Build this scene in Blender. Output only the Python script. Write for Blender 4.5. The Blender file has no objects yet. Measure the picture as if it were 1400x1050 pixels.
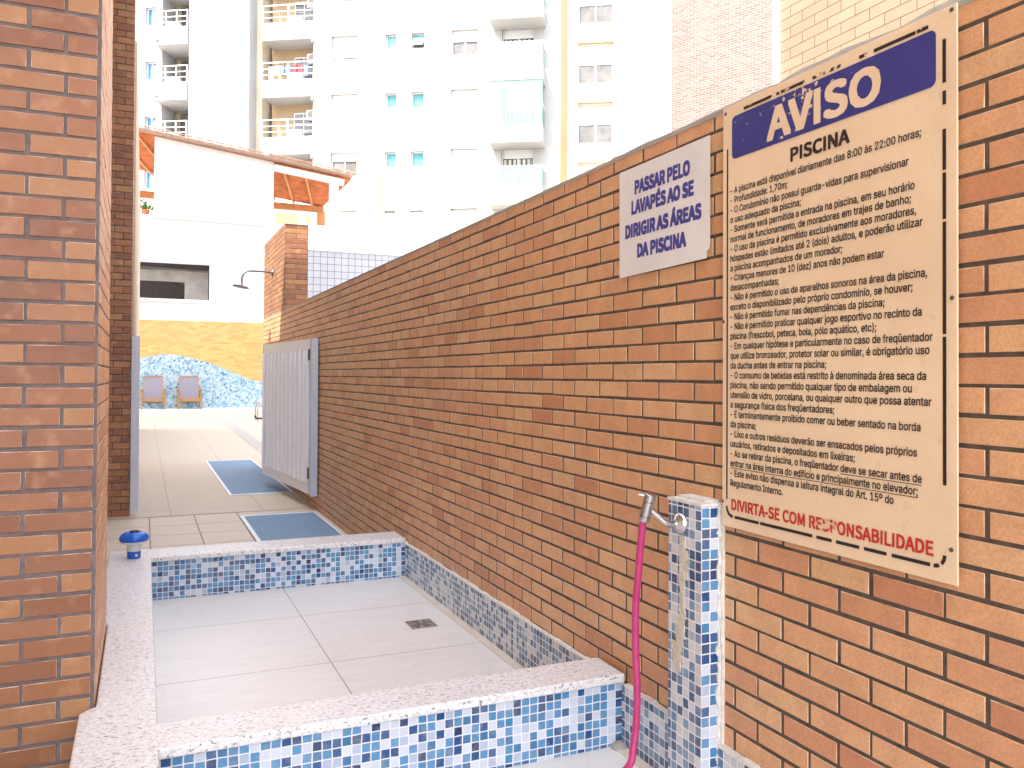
import bpy, bmesh, math, random
import numpy as np
from mathutils import Vector, Matrix, Quaternion
from math import radians as R_
random.seed(7)
S = bpy.context.scene
COL = S.collection

# ------------------------------------------------------------------ camera
W0, H0 = 1400.0, 1050.0
PX, PY = 700.0, 499.5
F = 1140.2
CAM = Vector((0.0, 0.0, 1.48))
v1 = Vector(((196 - PX) / F, (511 - PY) / F, 1)).normalized()          # corridor direction
v2 = Vector(((3280 - PX) / F, (527.5 - PY) / F, 1)); v2 = (v2 - v1 * v2.dot(v1)).normalized()
v3 = v2.cross(v1)
if v3.y > 0: v3 = -v3
RW = Matrix((v2, v1, v3))                                             # camera axes -> world axes
cd = bpy.data.cameras.new('camera'); cam = bpy.data.objects.new('camera', cd); COL.objects.link(cam)
right, up, back = RW @ Vector((1, 0, 0)), RW @ Vector((0, -1, 0)), RW @ Vector((0, 0, -1))
cam.matrix_world = Matrix(((right.x, up.x, back.x, CAM.x), (right.y, up.y, back.y, CAM.y), (right.z, up.z, back.z, CAM.z), (0, 0, 0, 1)))
cd.sensor_width = 36.0; cd.lens = F / W0 * 36.0
cd.shift_y = -(H0 / 2 - PY) / W0
cd.clip_end = 600; cd.clip_start = 0.02
S.camera = cam

# ------------------------------------------------------------------ sky, sun, exposure
SUN = Vector((-0.66, -0.42, 1.15)).normalized()
w = bpy.data.worlds.new('World'); S.world = w; w.use_nodes = True
nt = w.node_tree; nt.nodes.clear()
sky = nt.nodes.new('ShaderNodeTexSky'); sky.sky_type = 'NISHITA'; sky.sun_disc = False
sky.sun_elevation = math.asin(SUN.z); sky.sun_rotation = math.atan2(SUN.x, SUN.y)
sky.dust_density = 2.5; sky.ozone_density = 0.7; sky.air_density = 0.9
bg = nt.nodes.new('ShaderNodeBackground'); bg.inputs[1].default_value = 0.15
wo = nt.nodes.new('ShaderNodeOutputWorld')
hsv = nt.nodes.new('ShaderNodeHueSaturation'); hsv.inputs['Saturation'].default_value = .6
nt.links.new(sky.outputs[0], hsv.inputs['Color']); nt.links.new(hsv.outputs[0], bg.inputs[0]); nt.links.new(bg.outputs[0], wo.inputs[0])
sl = bpy.data.lights.new('sun', 'SUN'); sl.energy = 2.0; sl.angle = R_(0.5); sl.color = (1, .95, .87)
so = bpy.data.objects.new('sun', sl); COL.objects.link(so)
so.rotation_mode = 'QUATERNION'; so.rotation_quaternion = SUN.to_track_quat('Z', 'Y')
S.view_settings.view_transform = 'Standard'; S.view_settings.look = 'None'
S.view_settings.exposure = 2.74; S.view_settings.gamma = 1.0

# ------------------------------------------------------------------ picture point -> real plane
def ray(u, v): return RW @ Vector(((u - PX) / F, (v - PY) / F, 1))
def onX(u, v, X): r = ray(u, v); return CAM + r * ((X - CAM.x) / r.x)
def onY(u, v, Y): r = ray(u, v); return CAM + r * ((Y - CAM.y) / r.y)
def onZ(u, v, Z): r = ray(u, v); return CAM + r * ((Z - CAM.z) / r.z)

# ------------------------------------------------------------------ node helpers
class NT:
    def __init__(s, name):
        m = bpy.data.materials.new(name); m.use_nodes = True; s.m = m
        s.t = m.node_tree; s.n = s.t.nodes; s.n.clear()
        s.out = s.n.new('ShaderNodeOutputMaterial'); s.b = s.n.new('ShaderNodeBsdfPrincipled')
        s.t.links.new(s.b.outputs[0], s.out.inputs[0])
    def put(s, sock, v):
        if isinstance(v, bpy.types.NodeSocket): s.t.links.new(v, sock)
        else:
            if sock.type == 'RGBA' and not isinstance(v, (int, float)) and len(v) == 3: v = (*v, 1)
            sock.default_value = v
    def math(s, op, a, b=0.0, c=0.0):
        n = s.n.new('ShaderNodeMath'); n.operation = op
        for i, v in enumerate((a, b, c)): s.put(n.inputs[i], v)
        return n.outputs[0]
    def coord(s): 
        n = s.n.new('ShaderNodeTexCoord'); return n.outputs['Object']
    def sep(s, v):
        n = s.n.new('ShaderNodeSeparateXYZ'); s.put(n.inputs[0], v); return n.outputs
    def comb(s, x=0.0, y=0.0, z=0.0):
        n = s.n.new('ShaderNodeCombineXYZ')
        for i, v in enumerate((x, y, z)): s.put(n.inputs[i], v)
        return n.outputs[0]
    def noise(s, scale, detail=4, rough=.6, vec=None, dist=0.0):
        n = s.n.new('ShaderNodeTexNoise'); n.inputs['Scale'].default_value = scale; n.inputs['Detail'].default_value = detail
        n.inputs['Roughness'].default_value = rough; n.inputs['Distortion'].default_value = dist
        s.put(n.inputs['Vector'], vec if vec is not None else s.coord()); return n.outputs[0]
    def vor(s, scale, vec=None, feature='F1', out='Distance'):
        n = s.n.new('ShaderNodeTexVoronoi'); n.feature = feature; n.inputs['Scale'].default_value = scale
        s.put(n.inputs['Vector'], vec if vec is not None else s.coord()); return n.outputs[out]
    def white(s, vec):
        n = s.n.new('ShaderNodeTexWhiteNoise'); n.noise_dimensions = '3D'; s.put(n.inputs['Vector'], vec); return n.outputs['Value']
    def ramp(s, f, stops, const=False):
        n = s.n.new('ShaderNodeValToRGB'); s.put(n.inputs[0], f); cr = n.color_ramp
        cr.interpolation = 'CONSTANT' if const else 'LINEAR'
        while len(cr.elements) < len(stops): cr.elements.new(0.5)
        for e, (p, c) in zip(cr.elements, stops):
            e.position = p; e.color = (c, c, c, 1) if isinstance(c, (int, float)) else (*c, 1)
        return n.outputs[0]
    def mix(s, f, a, b, blend='MIX'):
        n = s.n.new('ShaderNodeMix'); n.data_type = 'RGBA'; n.blend_type = blend
        s.put(n.inputs[0], f); s.put(n.inputs[6], a); s.put(n.inputs[7], b); return n.outputs[2]
    def attr(s, name):
        n = s.n.new('ShaderNodeAttribute'); n.attribute_name = name; return n
    def bump(s, h, strength=.3, dist=.01, normal=None):
        n = s.n.new('ShaderNodeBump'); n.inputs['Strength'].default_value = strength; n.inputs['Distance'].default_value = dist
        s.put(n.inputs['Height'], h)
        if normal is not None: s.put(n.inputs['Normal'], normal)
        s.t.links.new(n.outputs[0], s.b.inputs['Normal']); return n.outputs[0]
    def set(s, **k):
        for a, v in k.items():
            nm = {'col': 'Base Color', 'rough': 'Roughness', 'metal': 'Metallic', 'alpha': 'Alpha', 'spec': 'Specular IOR Level',
                  'coat': 'Coat Weight', 'trans': 'Transmission Weight', 'sub': 'Subsurface Weight'}[a]
            s.put(s.b.inputs[nm], v)
        return s.m

def plain(name, c, rough=.5, metal=0.0, var=.12, scale=6, bump=.0, spec=.5):
    t = NT(name); c = tuple(c)
    n = t.noise(scale, 6)
    f = t.ramp(n, [(.3, 0), (.7, 1)])
    col = t.mix(f, tuple(x * (1 - var) for x in c), tuple(min(1, x * (1 + var * .6)) for x in c))
    if bump: t.bump(t.noise(scale * 12, 5), bump, .004)
    return t.set(col=col, rough=rough, metal=metal, spec=spec)

def lines(t, c, pitch, off, width):
    """1 inside the joint of a row of joints spaced by pitch"""
    f = t.math('FRACT', t.math('DIVIDE', t.math('SUBTRACT', c, off), pitch))
    d = t.math('MULTIPLY', t.math('MINIMUM', f, t.math('SUBTRACT', 1.0, f)), pitch)
    return t.math('LESS_THAN', d, width / 2)

def grid_mat(name, a, b, pa, pb, oa, ob, wd, tile, joint, rough=.35, var=.08, bump=.25, bond=0.0):
    t = NT(name); s = t.sep(t.coord()); A, B = s[a], s[b]
    if bond:
        row = t.math('FLOOR', t.math('DIVIDE', t.math('SUBTRACT', B, ob), pb))
        A = t.math('ADD', A, t.math('MULTIPLY', t.math('MODULO', row, 2.0), pa * bond))
    la, lb = lines(t, A, pa, oa, wd), lines(t, B, pb, ob, wd)
    j = t.math('MAXIMUM', la, lb)
    ca = t.math('FLOOR', t.math('DIVIDE', t.math('SUBTRACT', A, oa), pa))
    cb = t.math('FLOOR', t.math('DIVIDE', t.math('SUBTRACT', B, ob), pb))
    r = t.white(t.comb(ca, cb, 3.3))
    n = t.noise(9, 6)
    c1 = t.mix(r, tuple(x * (1 - var) for x in tile), tuple(min(1, x * (1 + var)) for x in tile))
    c1 = t.mix(t.ramp(n, [(.35, 0), (.7, .35)]), c1, tuple(x * .8 for x in tile))
    t.bump(t.math('SUBTRACT', 1.0, j), bump, .003)
    return t.set(col=t.mix(j, c1, joint), rough=rough)

def mosaic_mat(name, a, b, pitch=.0335, ob=0.0, oa=0.0, dirt=.25, glare_grey=0.0):
    t = NT(name); s = t.sep(t.coord()); A, B = s[a], s[b]
    wob = t.math('MULTIPLY', t.math('SUBTRACT', t.noise(14, 2), .5), .006)
    A = t.math('ADD', A, wob); B = t.math('ADD', B, wob)
    j = t.math('MAXIMUM', lines(t, A, pitch, oa, .0042), lines(t, B, pitch, ob, .0042))
    ca = t.math('FLOOR', t.math('DIVIDE', t.math('SUBTRACT', A, oa), pitch))
    cb = t.math('FLOOR', t.math('DIVIDE', t.math('SUBTRACT', B, ob), pitch))
    r = t.white(t.comb(ca, cb, 1.7)); r2 = t.white(t.comb(ca, cb, 8.1))
    c = t.ramp(r, [(0, (.62, .66, .74)), (.26, (.42, .49, .62)), (.33, (.075, .25, .47)), (.54, (.032, .155, .31)), (.66, (.045, .215, .41)),
                   (.76, (.008, .065, .21)), (.92, (.005, .032, .11))], True)
    c = t.mix(t.math('MULTIPLY', r2, .25), c, (.30, .40, .50))
    if glare_grey: c = t.mix(glare_grey, c, t.ramp(r, [(0, (.62, .58, .52)), (.36, (.28, .31, .34)), (.56, (.17, .20, .24)), (.77, (.07, .10, .16))], True))
    c = t.mix(t.ramp(t.noise(40, 5), [(.5, 0), (.75, dirt)]), c, (.50, .48, .42))
    g = t.mix(t.ramp(t.noise(18, 4), [(.45, 0), (.7, .6)]), (.74, .75, .77), (.55, .48, .38))
    c = t.mix(t.ramp(t.noise(3.5, 6, .7), [(.58, 0), (.74, .25)]), c, (.62, .62, .60))
    tilt = t.math('MULTIPLY', r2, .45)
    t.bump(t.math('ADD', t.math('SUBTRACT', 1.0, j), t.math('MULTIPLY', t.noise(30, 2), tilt)), .35, .003)
    return t.set(col=t.mix(j, c, g), rough=t.mix(j, (.16, .16, .16), (.7, .7, .7)))

def brick_mat(name, stops, speck=(.10, .05, .03)):
    t = NT(name); a = t.attr('rnd'); s = t.sep(a.outputs['Color'])
    c = t.ramp(s[0], stops)
    cn = t.n.new('ShaderNodeVectorMath'); cn.operation = 'ADD'
    t.put(cn.inputs[0], t.coord()); t.put(cn.inputs[1], t.comb(t.math('MULTIPLY', s[1], 40.0), t.math('MULTIPLY', s[2], 40.0), 0.0))
    blot = t.noise(11, 3, .5, cn.outputs[0])
    c = t.mix(t.ramp(blot, [(.38, .45), (.62, 0)]), c, t.mix(.35, c, (.26, .11, .07)))
    c = t.mix(t.ramp(t.noise(13, 3, .5, cn.outputs[0]), [(.55, 0), (.8, .4)]), c, (.62, .36, .18))
    c = t.mix(t.ramp(t.noise(1.1, 6, .65), [(.52, 0), (.74, .25)]), c, (.28, .14, .08))
    c = t.mix(t.ramp(t.noise(300, 2), [(.70, 0), (.76, .5)]), c, (.70, .60, .48))
    c = t.mix(t.ramp(t.vor(95), [(0.03, .55), (.09, 0)]), c, speck)
    c = t.mix(t.ramp(t.noise(160, 3), [(.35, .22), (.6, 0)]), c, speck)
    edge_glint = t.math('MULTIPLY', t.math('SUBTRACT', 1.0, a.outputs['Alpha']), t.ramp(t.noise(14, 3), [(.4, .1), (.6, 1)]))
    c = t.mix(edge_glint, c, (.80, .62, .46))  # light caught on top and side brick edges, painted into the colour
    t.bump(t.math('ADD', t.noise(55, 5), t.math('MULTIPLY', t.noise(9, 2), 2.0)), .3, .004)
    return t.set(col=c, rough=t.ramp(t.noise(20, 4), [(.3, .36), (.7, .55)]), spec=.45)

# ------------------------------------------------------------------ mesh helpers
class MB:
    def __init__(s): s.v = []; s.f = []; s.rnd = []; s.smooth = False
    def quad(s, *p):
        b = len(s.v); s.v += [tuple(q) for q in p]; s.f.append(tuple(range(b, b + len(p))))
    def box(s, x0, x1, y0, y1, z0, z1):
        if x0 > x1: x0, x1 = x1, x0
        if y0 > y1: y0, y1 = y1, y0
        if z0 > z1: z0, z1 = z1, z0
        b = len(s.v)
        s.v += [(x0, y0, z0), (x1, y0, z0), (x1, y1, z0), (x0, y1, z0), (x0, y0, z1), (x1, y0, z1), (x1, y1, z1), (x0, y1, z1)]
        s.f += [tuple(b + i for i in q) for q in ((3, 2, 1, 0), (4, 5, 6, 7), (0, 1, 5, 4), (1, 2, 6, 5), (2, 3, 7, 6), (3, 0, 4, 7))]
        return s
    def beam(s, p, q, wx, wz, upv=(0, 0, 1)):
        p, q = Vector(p), Vector(q); d = (q - p).normalized(); u = Vector(upv)
        sx = d.cross(u)
        if sx.length < 1e-4: sx = d.cross(Vector((0, 1, 0)))
        sx.normalize(); sz = sx.cross(d).normalized(); b = len(s.v)
        for e in (p, q):
            for i, j in ((-1, -1), (1, -1), (1, 1), (-1, 1)): s.v.append(tuple(e + sx * wx / 2 * i + sz * wz / 2 * j))
        s.f += [tuple(b + i for i in f) for f in ((3, 2, 1, 0), (4, 5, 6, 7), (0, 1, 5, 4), (1, 2, 6, 5), (2, 3, 7, 6), (3, 0, 4, 7))]
        return s
    def prism(s, pts, d):
        """closed polygon pts extruded by vector d"""
        n = len(pts); b = len(s.v); d = Vector(d)
        s.v += [tuple(Vector(p)) for p in pts] + [tuple(Vector(p) + d) for p in pts]
        s.f.append(tuple(range(b, b + n))); s.f.append(tuple(range(b + 2 * n - 1, b + n - 1, -1)))
        for i in range(n):
            j = (i + 1) % n; s.f.append((b + i, b + n + i, b + n + j, b + j))
        return s
    def tube(s, pts, r, n=12, caps=True):
        s.smooth = True
        pts = [Vector(p) for p in pts]; rs = r if isinstance(r, (list, tuple)) else [r] * len(pts)
        b = len(s.v); prev = None
        for i, p in enumerate(pts):
            d = (pts[min(i + 1, len(pts) - 1)] - pts[max(i - 1, 0)]).normalized()
            if prev is None:
                a = d.cross(Vector((0, 0, 1)))
                if a.length < 1e-3: a = d.cross(Vector((0, 1, 0)))
            else: a = prev - d * prev.dot(d)
            a.normalize(); c = d.cross(a); prev = a
            for k in range(n):
                t = 2 * math.pi * k / n; s.v.append(tuple(p + (a * math.cos(t) + c * math.sin(t)) * rs[i]))
        for i in range(len(pts) - 1):
            for k in range(n):
                k2 = (k + 1) % n; s.f.append((b + i * n + k, b + i * n + k2, b + (i + 1) * n + k2, b + (i + 1) * n + k))
        if caps:
            s.f.append(tuple(b + k for k in reversed(range(n)))); s.f.append(tuple(b + (len(pts) - 1) * n + k for k in range(n)))
        return s
    def lathe(s, c, prof, n=24, axis=(0, 0, 1)):
        q = Vector((0, 0, 1)).rotation_difference(Vector(axis)); c = Vector(c); b = len(s.v); s.smooth = True
        for r, z in prof:
            for k in range(n):
                t = 2 * math.pi * k / n; s.v.append(tuple(c + q @ Vector((r * math.cos(t), r * math.sin(t), z))))
        for i in range(len(prof) - 1):
            for k in range(n):
                k2 = (k + 1) % n; s.f.append((b + i * n + k, b + i * n + k2, b + (i + 1) * n + k2, b + (i + 1) * n + k))
        s.f.append(tuple(b + k for k in reversed(range(n)))); s.f.append(tuple(b + (len(prof) - 1) * n + k for k in range(n)))
        return s
    def build(s, name, mat, parent=None, bevel=0.0, segs=2, smooth=None):
        me = bpy.data.meshes.new(name); me.from_pydata(s.v, [], s.f); me.update()
        if s.rnd:
            at = me.attributes.new('rnd', 'FLOAT_COLOR', 'FACE'); at.data.foreach_set('color', np.array(s.rnd, 'f').ravel())
        o = bpy.data.objects.new(name, me); COL.objects.link(o); me.materials.append(mat)
        if bevel or not s.rnd:
            bm = bmesh.new(); bm.from_mesh(me)
            if bevel: bmesh.ops.bevel(bm, geom=list(bm.edges), offset=bevel, segments=segs, affect='EDGES', profile=.6, clamp_overlap=True)
            else: pass
            bmesh.ops.recalc_face_normals(bm, faces=list(bm.faces))
            bm.to_mesh(me); bm.free()
        if s.smooth if smooth is None else smooth:
            me.polygons.foreach_set('use_smooth', [True] * len(me.polygons)); me.set_sharp_from_angle(angle=R_(40))
        par(o, parent); return o
def par(o, parent):
    if parent is not None:
        o.parent = parent
        o.matrix_parent_inverse = Matrix.LocRotScale(parent.location, parent.rotation_euler, parent.scale).inverted() if not parent.get('_local') else Matrix()
def tag(o, label=None, cat=None, group=None, kind=None):
    if label: o['label'] = label
    if cat: o['category'] = cat
    if group: o['group'] = group
    if kind: o['kind'] = kind
    return o
def thing(name, loc, label, cat, group=None, rz=0.0):
    o = bpy.data.objects.new(name, None); COL.objects.link(o); o.location = loc; o.rotation_euler = (0, 0, rz); o.empty_display_size = .1
    return tag(o, label, cat, group)

def bricks(mb, org, u, n, u0, u1, z0, z1, zj, uj, h=.07, L=.22, jt=.0108, dep=.0017, skip=None, rng=None, ends=True):
    """running-bond brick faces on the plane through org spanned by u and world Z, facing n. zj: height of one bed joint; uj: one head joint of an even row"""
    rng = rng or random.Random(3)
    u, n, org = Vector(u), Vector(n), Vector(org); zv = Vector((0, 0, 1))
    flip = u.cross(zv).dot(n) < 0
    k0 = math.floor((z0 - zj) / h)
    k = k0
    while True:
        za, zb = max(zj + k * h, z0), min(zj + (k + 1) * h, z1)
        k += 1
        if zj + (k - 1) * h >= z1: break
        if zb - za < .012: continue
        off = uj + (L / 2 if (k % 2) else 0)
        i = math.floor((u0 - off) / L)
        while off + i * L < u1:
            a, b = max(off + i * L, u0), min(off + (i + 1) * L, u1); i += 1
            if b - a < .02: continue
            if skip and skip((a + b) / 2, (za + zb) / 2): continue
            j = lambda m: rng.uniform(-m, m)
            A, B, Z0, Z1 = a + jt / 2 + j(.002), b - jt / 2 + j(.002), za + jt / 2 + j(.0016), zb - jt / 2 + j(.0016)
            d = dep + j(.0007); bv = .0016; t1, t2 = j(.0014), j(.0014)
            base = len(mb.v)
            for (uu, zz) in ((A, Z0), (B, Z0), (B, Z1), (A, Z1)):
                mb.v.append(tuple(org + u * uu + zv * (zz) - n * .0015))
            for (uu, zz) in ((A, Z0), (B, Z0), (B, Z1), (A, Z1)):
                mb.v.append(tuple(org + u * uu + zv * zz + n * (d - bv * .7)))
            for (uu, zz, q) in ((A + bv, Z0 + bv, t1), (B - bv, Z0 + bv, t2), (B - bv, Z1 - bv, -t1), (A + bv, Z1 - bv, -t2)):
                mb.v.append(tuple(org + u * (uu + j(.0008)) + zv * (zz + j(.0013)) + n * (d + q * .5)))
            fs = [(8, 9, 10, 11)]
            for q in range(4):
                r = (q + 1) % 4; fs += [(q, r, 4 + r, 4 + q), (4 + q, 4 + r, 8 + r, 8 + q)]
            c = (rng.random(), rng.random(), rng.random(), 1)
            for fi, f in enumerate(fs):
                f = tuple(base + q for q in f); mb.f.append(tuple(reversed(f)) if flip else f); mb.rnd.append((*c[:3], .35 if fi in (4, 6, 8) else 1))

# ------------------------------------------------------------------ materials
M = {}
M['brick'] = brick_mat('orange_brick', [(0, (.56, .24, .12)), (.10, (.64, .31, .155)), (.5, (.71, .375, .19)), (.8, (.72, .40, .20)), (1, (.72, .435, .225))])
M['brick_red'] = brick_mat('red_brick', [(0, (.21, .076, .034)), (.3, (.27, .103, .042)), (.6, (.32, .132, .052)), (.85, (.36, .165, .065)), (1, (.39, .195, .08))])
M['mortar'] = plain('mortar', (.10, .072, .052), .95, var=.45, scale=25, bump=.4)
M['mortar_grey'] = plain('mortar_grey', (.165, .135, .135), .95, var=.3, scale=25, bump=.4)
t = NT('granite')
c = t.mix(t.ramp(t.noise(60, 4, .7), [(.38, .8), (.52, 0)]), (.78, .77, .76), (.50, .49, .49))
mp = t.n.new('ShaderNodeMapping'); mp.inputs['Scale'].default_value = (1, 2.2, 1.5); mp.inputs['Rotation'].default_value = (0, 0, .5); t.put(mp.inputs[0], t.coord())
c = t.mix(t.ramp(t.noise(62, 3, .5, mp.outputs[0]), [(.33, .95), (.40, 0)]), c, (.15, .13, .13))
c = t.mix(t.ramp(t.vor(210, mp.outputs[0]), [(.10, .5), (.2, 0)]), c, (.30, .27, .27))
c = t.mix(t.ramp(t.noise(3, 4), [(.4, 0), (.75, .3)]), c, (.66, .60, .52))
M['granite'] = t.set(col=c, rough=.32); t.bump(t.noise(90, 4), .12, .002)
M['mosaic_front'] = mosaic_mat('blue_mosaic_facing', 0, 2, ob=.283, oa=.06)
M['mosaic_side'] = mosaic_mat('blue_mosaic_glare_side', 1, 2, ob=.271, oa=2.24, glare_grey=.5)  # corridor-facing tiles greyed; reflected glare painted into their colour
M['white_grout'] = plain('white_grout', (.72, .69, .64), .9, var=.2, scale=40, bump=.5)
M['plaster'] = plain('old_plaster', (.66, .60, .47), .95, var=.25, scale=50, bump=.8)
# porcelain floor of the basin
def floor_mat(name, tile, joint, xs, ys, wd, rough, stain=.12, ramp2=(.4, .75)):
    t = NT(name); s = t.sep(t.coord()); j = 0.0
    for ax, arr, wx in ((0, xs, wd), (1, ys, wd)):
        for p in arr:
            d = t.math('LESS_THAN', t.math('ABSOLUTE', t.math('SUBTRACT', s[ax], p)), wx / 2); j = t.math('MAXIMUM', j, d)
    mp = t.n.new('ShaderNodeMapping'); mp.inputs['Scale'].default_value = (.6, 3.0, 1); t.put(mp.inputs[0], t.coord())
    c = t.mix(t.ramp(t.noise(7, 8, .65, mp.outputs[0]), [(.38, 0), (.68, 1)]), tile, tuple(x * .93 for x in tile))
    c = t.mix(t.ramp(t.noise(1.3, 6), [ (ramp2[0], 0), (ramp2[1], stain)]), c, (.50, .42, .32))
    wm = t.noise(2.6, 3, .5, None, 1.2); c = t.mix(t.ramp(wm, [(.485, 0), (.50, .16), (.515, 0)]), c, (.45, .40, .34))
    c = t.mix(t.ramp(t.noise(200, 2), [(.68, 0), (.75, .25)]), c, (.35, .30, .25))
    t.bump(t.math('SUBTRACT', t.math('MULTIPLY', t.noise(25, 4), .2), j), .25, .003)
    return t.set(col=t.mix(j, c, joint), rough=rough)
M['tray_tile'] = floor_mat('cream_porcelain', (.80, .78, .74), (.33, .29, .25), [.878], [3.40, 4.215, 5.09], .006, .3)
M['deck_near'] = floor_mat('beige_deck_tile', (.66, .56, .44), (.16, .12, .10), [-.36, .07, .50, .925], [8.29, 8.81, 7.77], .011, .5, .3)
M['deck_far'] = floor_mat('beige_deck_slabs', (.60, .51, .39), (.34, .27, .20), [.276, 1.21, -.66], [9.75], .008, .55, .25)
M['white_paint'] = plain('white_paint', (.80, .80, .79), .6, var=.05, scale=1.2)
M['tower_white'] = plain('tower_white', (.40, .392, .38), .8, var=.05, scale=.35, bump=.05)
M['tower_beige'] = plain('tower_beige', (.46, .345, .21), .8, var=.08, scale=.5)
M['tower_cream'] = plain('tower_cream', (.62, .55, .43), .8, var=.08, scale=.5)
M['stone'] = grid_mat('yellow_stone', 0, 2, .9, .32, 0, 0, .02, (.62, .53, .34), (.5, .44, .3), .8, .14, bond=.5)
M['alu'] = plain('white_aluminium', (.84, .86, .92), .38, .0, var=.05, scale=10)
M['alu_blue'] = plain('painted_steel_post', (.50, .55, .64), .4, .0, var=.06, scale=8)
M['chrome'] = plain('brushed_steel', (.55, .55, .56), .22, 1.0, var=.12, scale=30)
M['steel_dark'] = plain('dark_steel', (.16, .15, .15), .4, .8, var=.2, scale=30)
M['black'] = plain('black_plastic', (.02, .02, .02), .4)
t = NT('magenta_hose'); 
c = t.mix(t.ramp(t.noise(30, 4), [(.4, 0), (.7, .5)]), (.42, .026, .13), (.52, .07, .20)); M['hose'] = t.set(col=c, rough=.35, sub=.0)
t = NT('blue_rubber_mat'); s = t.sep(t.coord())
l1 = t.math('FRACT', t.math('MULTIPLY', s[1], 1 / .034)); l1 = t.math('ABSOLUTE', t.math('SUBTRACT', l1, .5))
l2 = t.math('FRACT', t.math('MULTIPLY', t.math('ADD', s[0], t.math('MULTIPLY', t.noise(9, 2), .02)), 1 / .03)); l2 = t.math('ABSOLUTE', t.math('SUBTRACT', l2, .5))
hh = t.math('MULTIPLY', t.ramp(l1, [(.15, 0), (.35, 1)]), t.ramp(l2, [(.08, .3), (.2, 1)]))
c = t.mix(hh, (.08, .16, .26), (.30, .49, .68)); c = t.mix(t.ramp(t.noise(5, 5), [(.4, 0), (.7, .35)]), c, (.30, .36, .40)); t.bump(hh, .7, .006)
M['mat'] = t.set(col=c, rough=.65)
M['blue_plastic'] = plain('blue_plastic', (.012, .13, .62), .25, var=.05)
M['white_plastic'] = plain('white_plastic', (.72, .73, .72), .35, var=.05)
t = NT('sign_panel'); c = t.mix(t.ramp(t.noise(3, 5), [(.35, 0), (.7, 1)]), (.80, .61, .41), (.72, .53, .345))
c = t.mix(t.ramp(t.noise(23, 6), [(.60, 0), (.72, .3)]), c, (.50, .36, .24)); M['panel'] = t.set(col=c, rough=.42); PANEL = (.77, .575, .385)
def ink(name, colr, thr=.70, centre=None, rad=.2, amt=.16, sc=55):
    """printed ink that has flaked off in spots, more of it near one worn place"""
    t = NT(name); n = t.noise(sc, 5, .7)
    th = thr
    if centre is not None:
        vm = t.n.new('ShaderNodeVectorMath'); vm.operation = 'DISTANCE'; t.put(vm.inputs[0], t.coord()); vm.inputs[1].default_value = centre
        fall = t.math('MULTIPLY', t.math('MAXIMUM', t.math('SUBTRACT', 1.0, t.math('DIVIDE', vm.outputs['Value'], rad)), 0.0), amt)
        th = t.math('SUBTRACT', thr, fall)
    gone = t.math('GREATER_THAN', n, th)
    c = t.mix(t.ramp(t.noise(12, 3), [(.4, 0), (.7, .25)]), colr, tuple(min(1, x * 1.25 + .02) for x in colr))
    return t.set(col=t.mix(gone, c, PANEL), rough=.4)
t = NT('laminated_paper'); c = t.mix(t.ramp(t.noise(4, 4), [(.35, 0), (.7, 1)]), (.76, .73, .71), (.68, .65, .63)); t.bump(t.noise(5, 2), .3, .02); M['paper'] = t.set(col=c, rough=.35)
t = NT('broken_tile_mural'); vc = t.vor(15, out='Color'); d = t.vor(15, feature='DISTANCE_TO_EDGE')
s = t.sep(vc); c = t.ramp(s[0], [(0, (.50, .62, .70)), (.3, (.26, .50, .62)), (.6, (.14, .36, .52)), (.84, (.06, .20, .38)), (.92, (.40, .56, .62))], True)
M['mural'] = t.set(col=t.mix(t.math('LESS_THAN', d, .05), c, (.60, .62, .62)), rough=.3)
M['orange_tile'] = grid_mat('orange_strip_tile', 0, 2, .24, .075, 0, 0, .012, (.74, .46, .16), (.66, .43, .19), .45, .2, bond=.5)
M['grey_tile'] = grid_mat('grey_square_tile', 0, 2, .2, .2, 0, .05, .016, (.40, .42, .46), (.12, .13, .15), .3, .05)
M['beige_brick'] = grid_mat('beige_brick_tile', 1, 2, .22, .07, 0, .02, .006, (.325, .228, .155), (.10, .07, .05), .6, .06, bond=.5)
M['pink_tile'] = grid_mat('pink_strip_tile', 0, 2, .24, .075, 0, 0, .02, (.145, .09, .072), (.22, .18, .16), .6, .3, bond=.5)
M['terracotta'] = plain('terracotta_tile', (.62, .20, .07), .75, var=.35, scale=3, bump=.3)
M['rafter'] = plain('rafter_timber', (.60, .26, .10), .6, var=.2, scale=8)
M['wood'] = plain('chair_timber', (.42, .23, .11), .5, var=.2, scale=12)
M['sling'] = plain('chair_sling', (.27, .25, .31), .8, var=.15, scale=30)
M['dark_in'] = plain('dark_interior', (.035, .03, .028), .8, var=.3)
M['grey_conc'] = plain('grey_concrete', (.36, .34, .31), .85, var=.2, scale=4)
t = NT('teal_glass'); M['glass'] = t.set(col=(.22, .46, .43), rough=.06, alpha=.45)
M['win_glass'] = plain('window_glass', (.12, .36, .40), .06, var=.2, scale=2)
M['win_blue'] = plain('blue_window_glass', (.05, .20, .48), .06, var=.3, scale=2)
M['win_dark'] = plain('dark_window_glass', (.13, .12, .11), .08, var=.4, scale=2)
M['shutter'] = grid_mat('roller_shutter', 0, 2, 50, .06, 0, 0, .012, (.74, .74, .74), (.5, .5, .5), .6, .02)
M['pipe'] = plain('brown_pipe', (.42, .33, .22), .6)
M['leaf'] = plain('leaf', (.07, .20, .03), .5, var=.5, scale=30)
M['cloth_r'] = plain('red_cloth', (.45, .05, .06), .9); M['cloth_b'] = plain('blue_cloth', (.12, .22, .48), .9)
M['curtain'] = plain('curtain', (.62, .60, .55), .9, var=.2, scale=5)
M['edge_white'] = plain('white_stone_edge', (.80, .79, .76), .7, var=.06)

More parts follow.
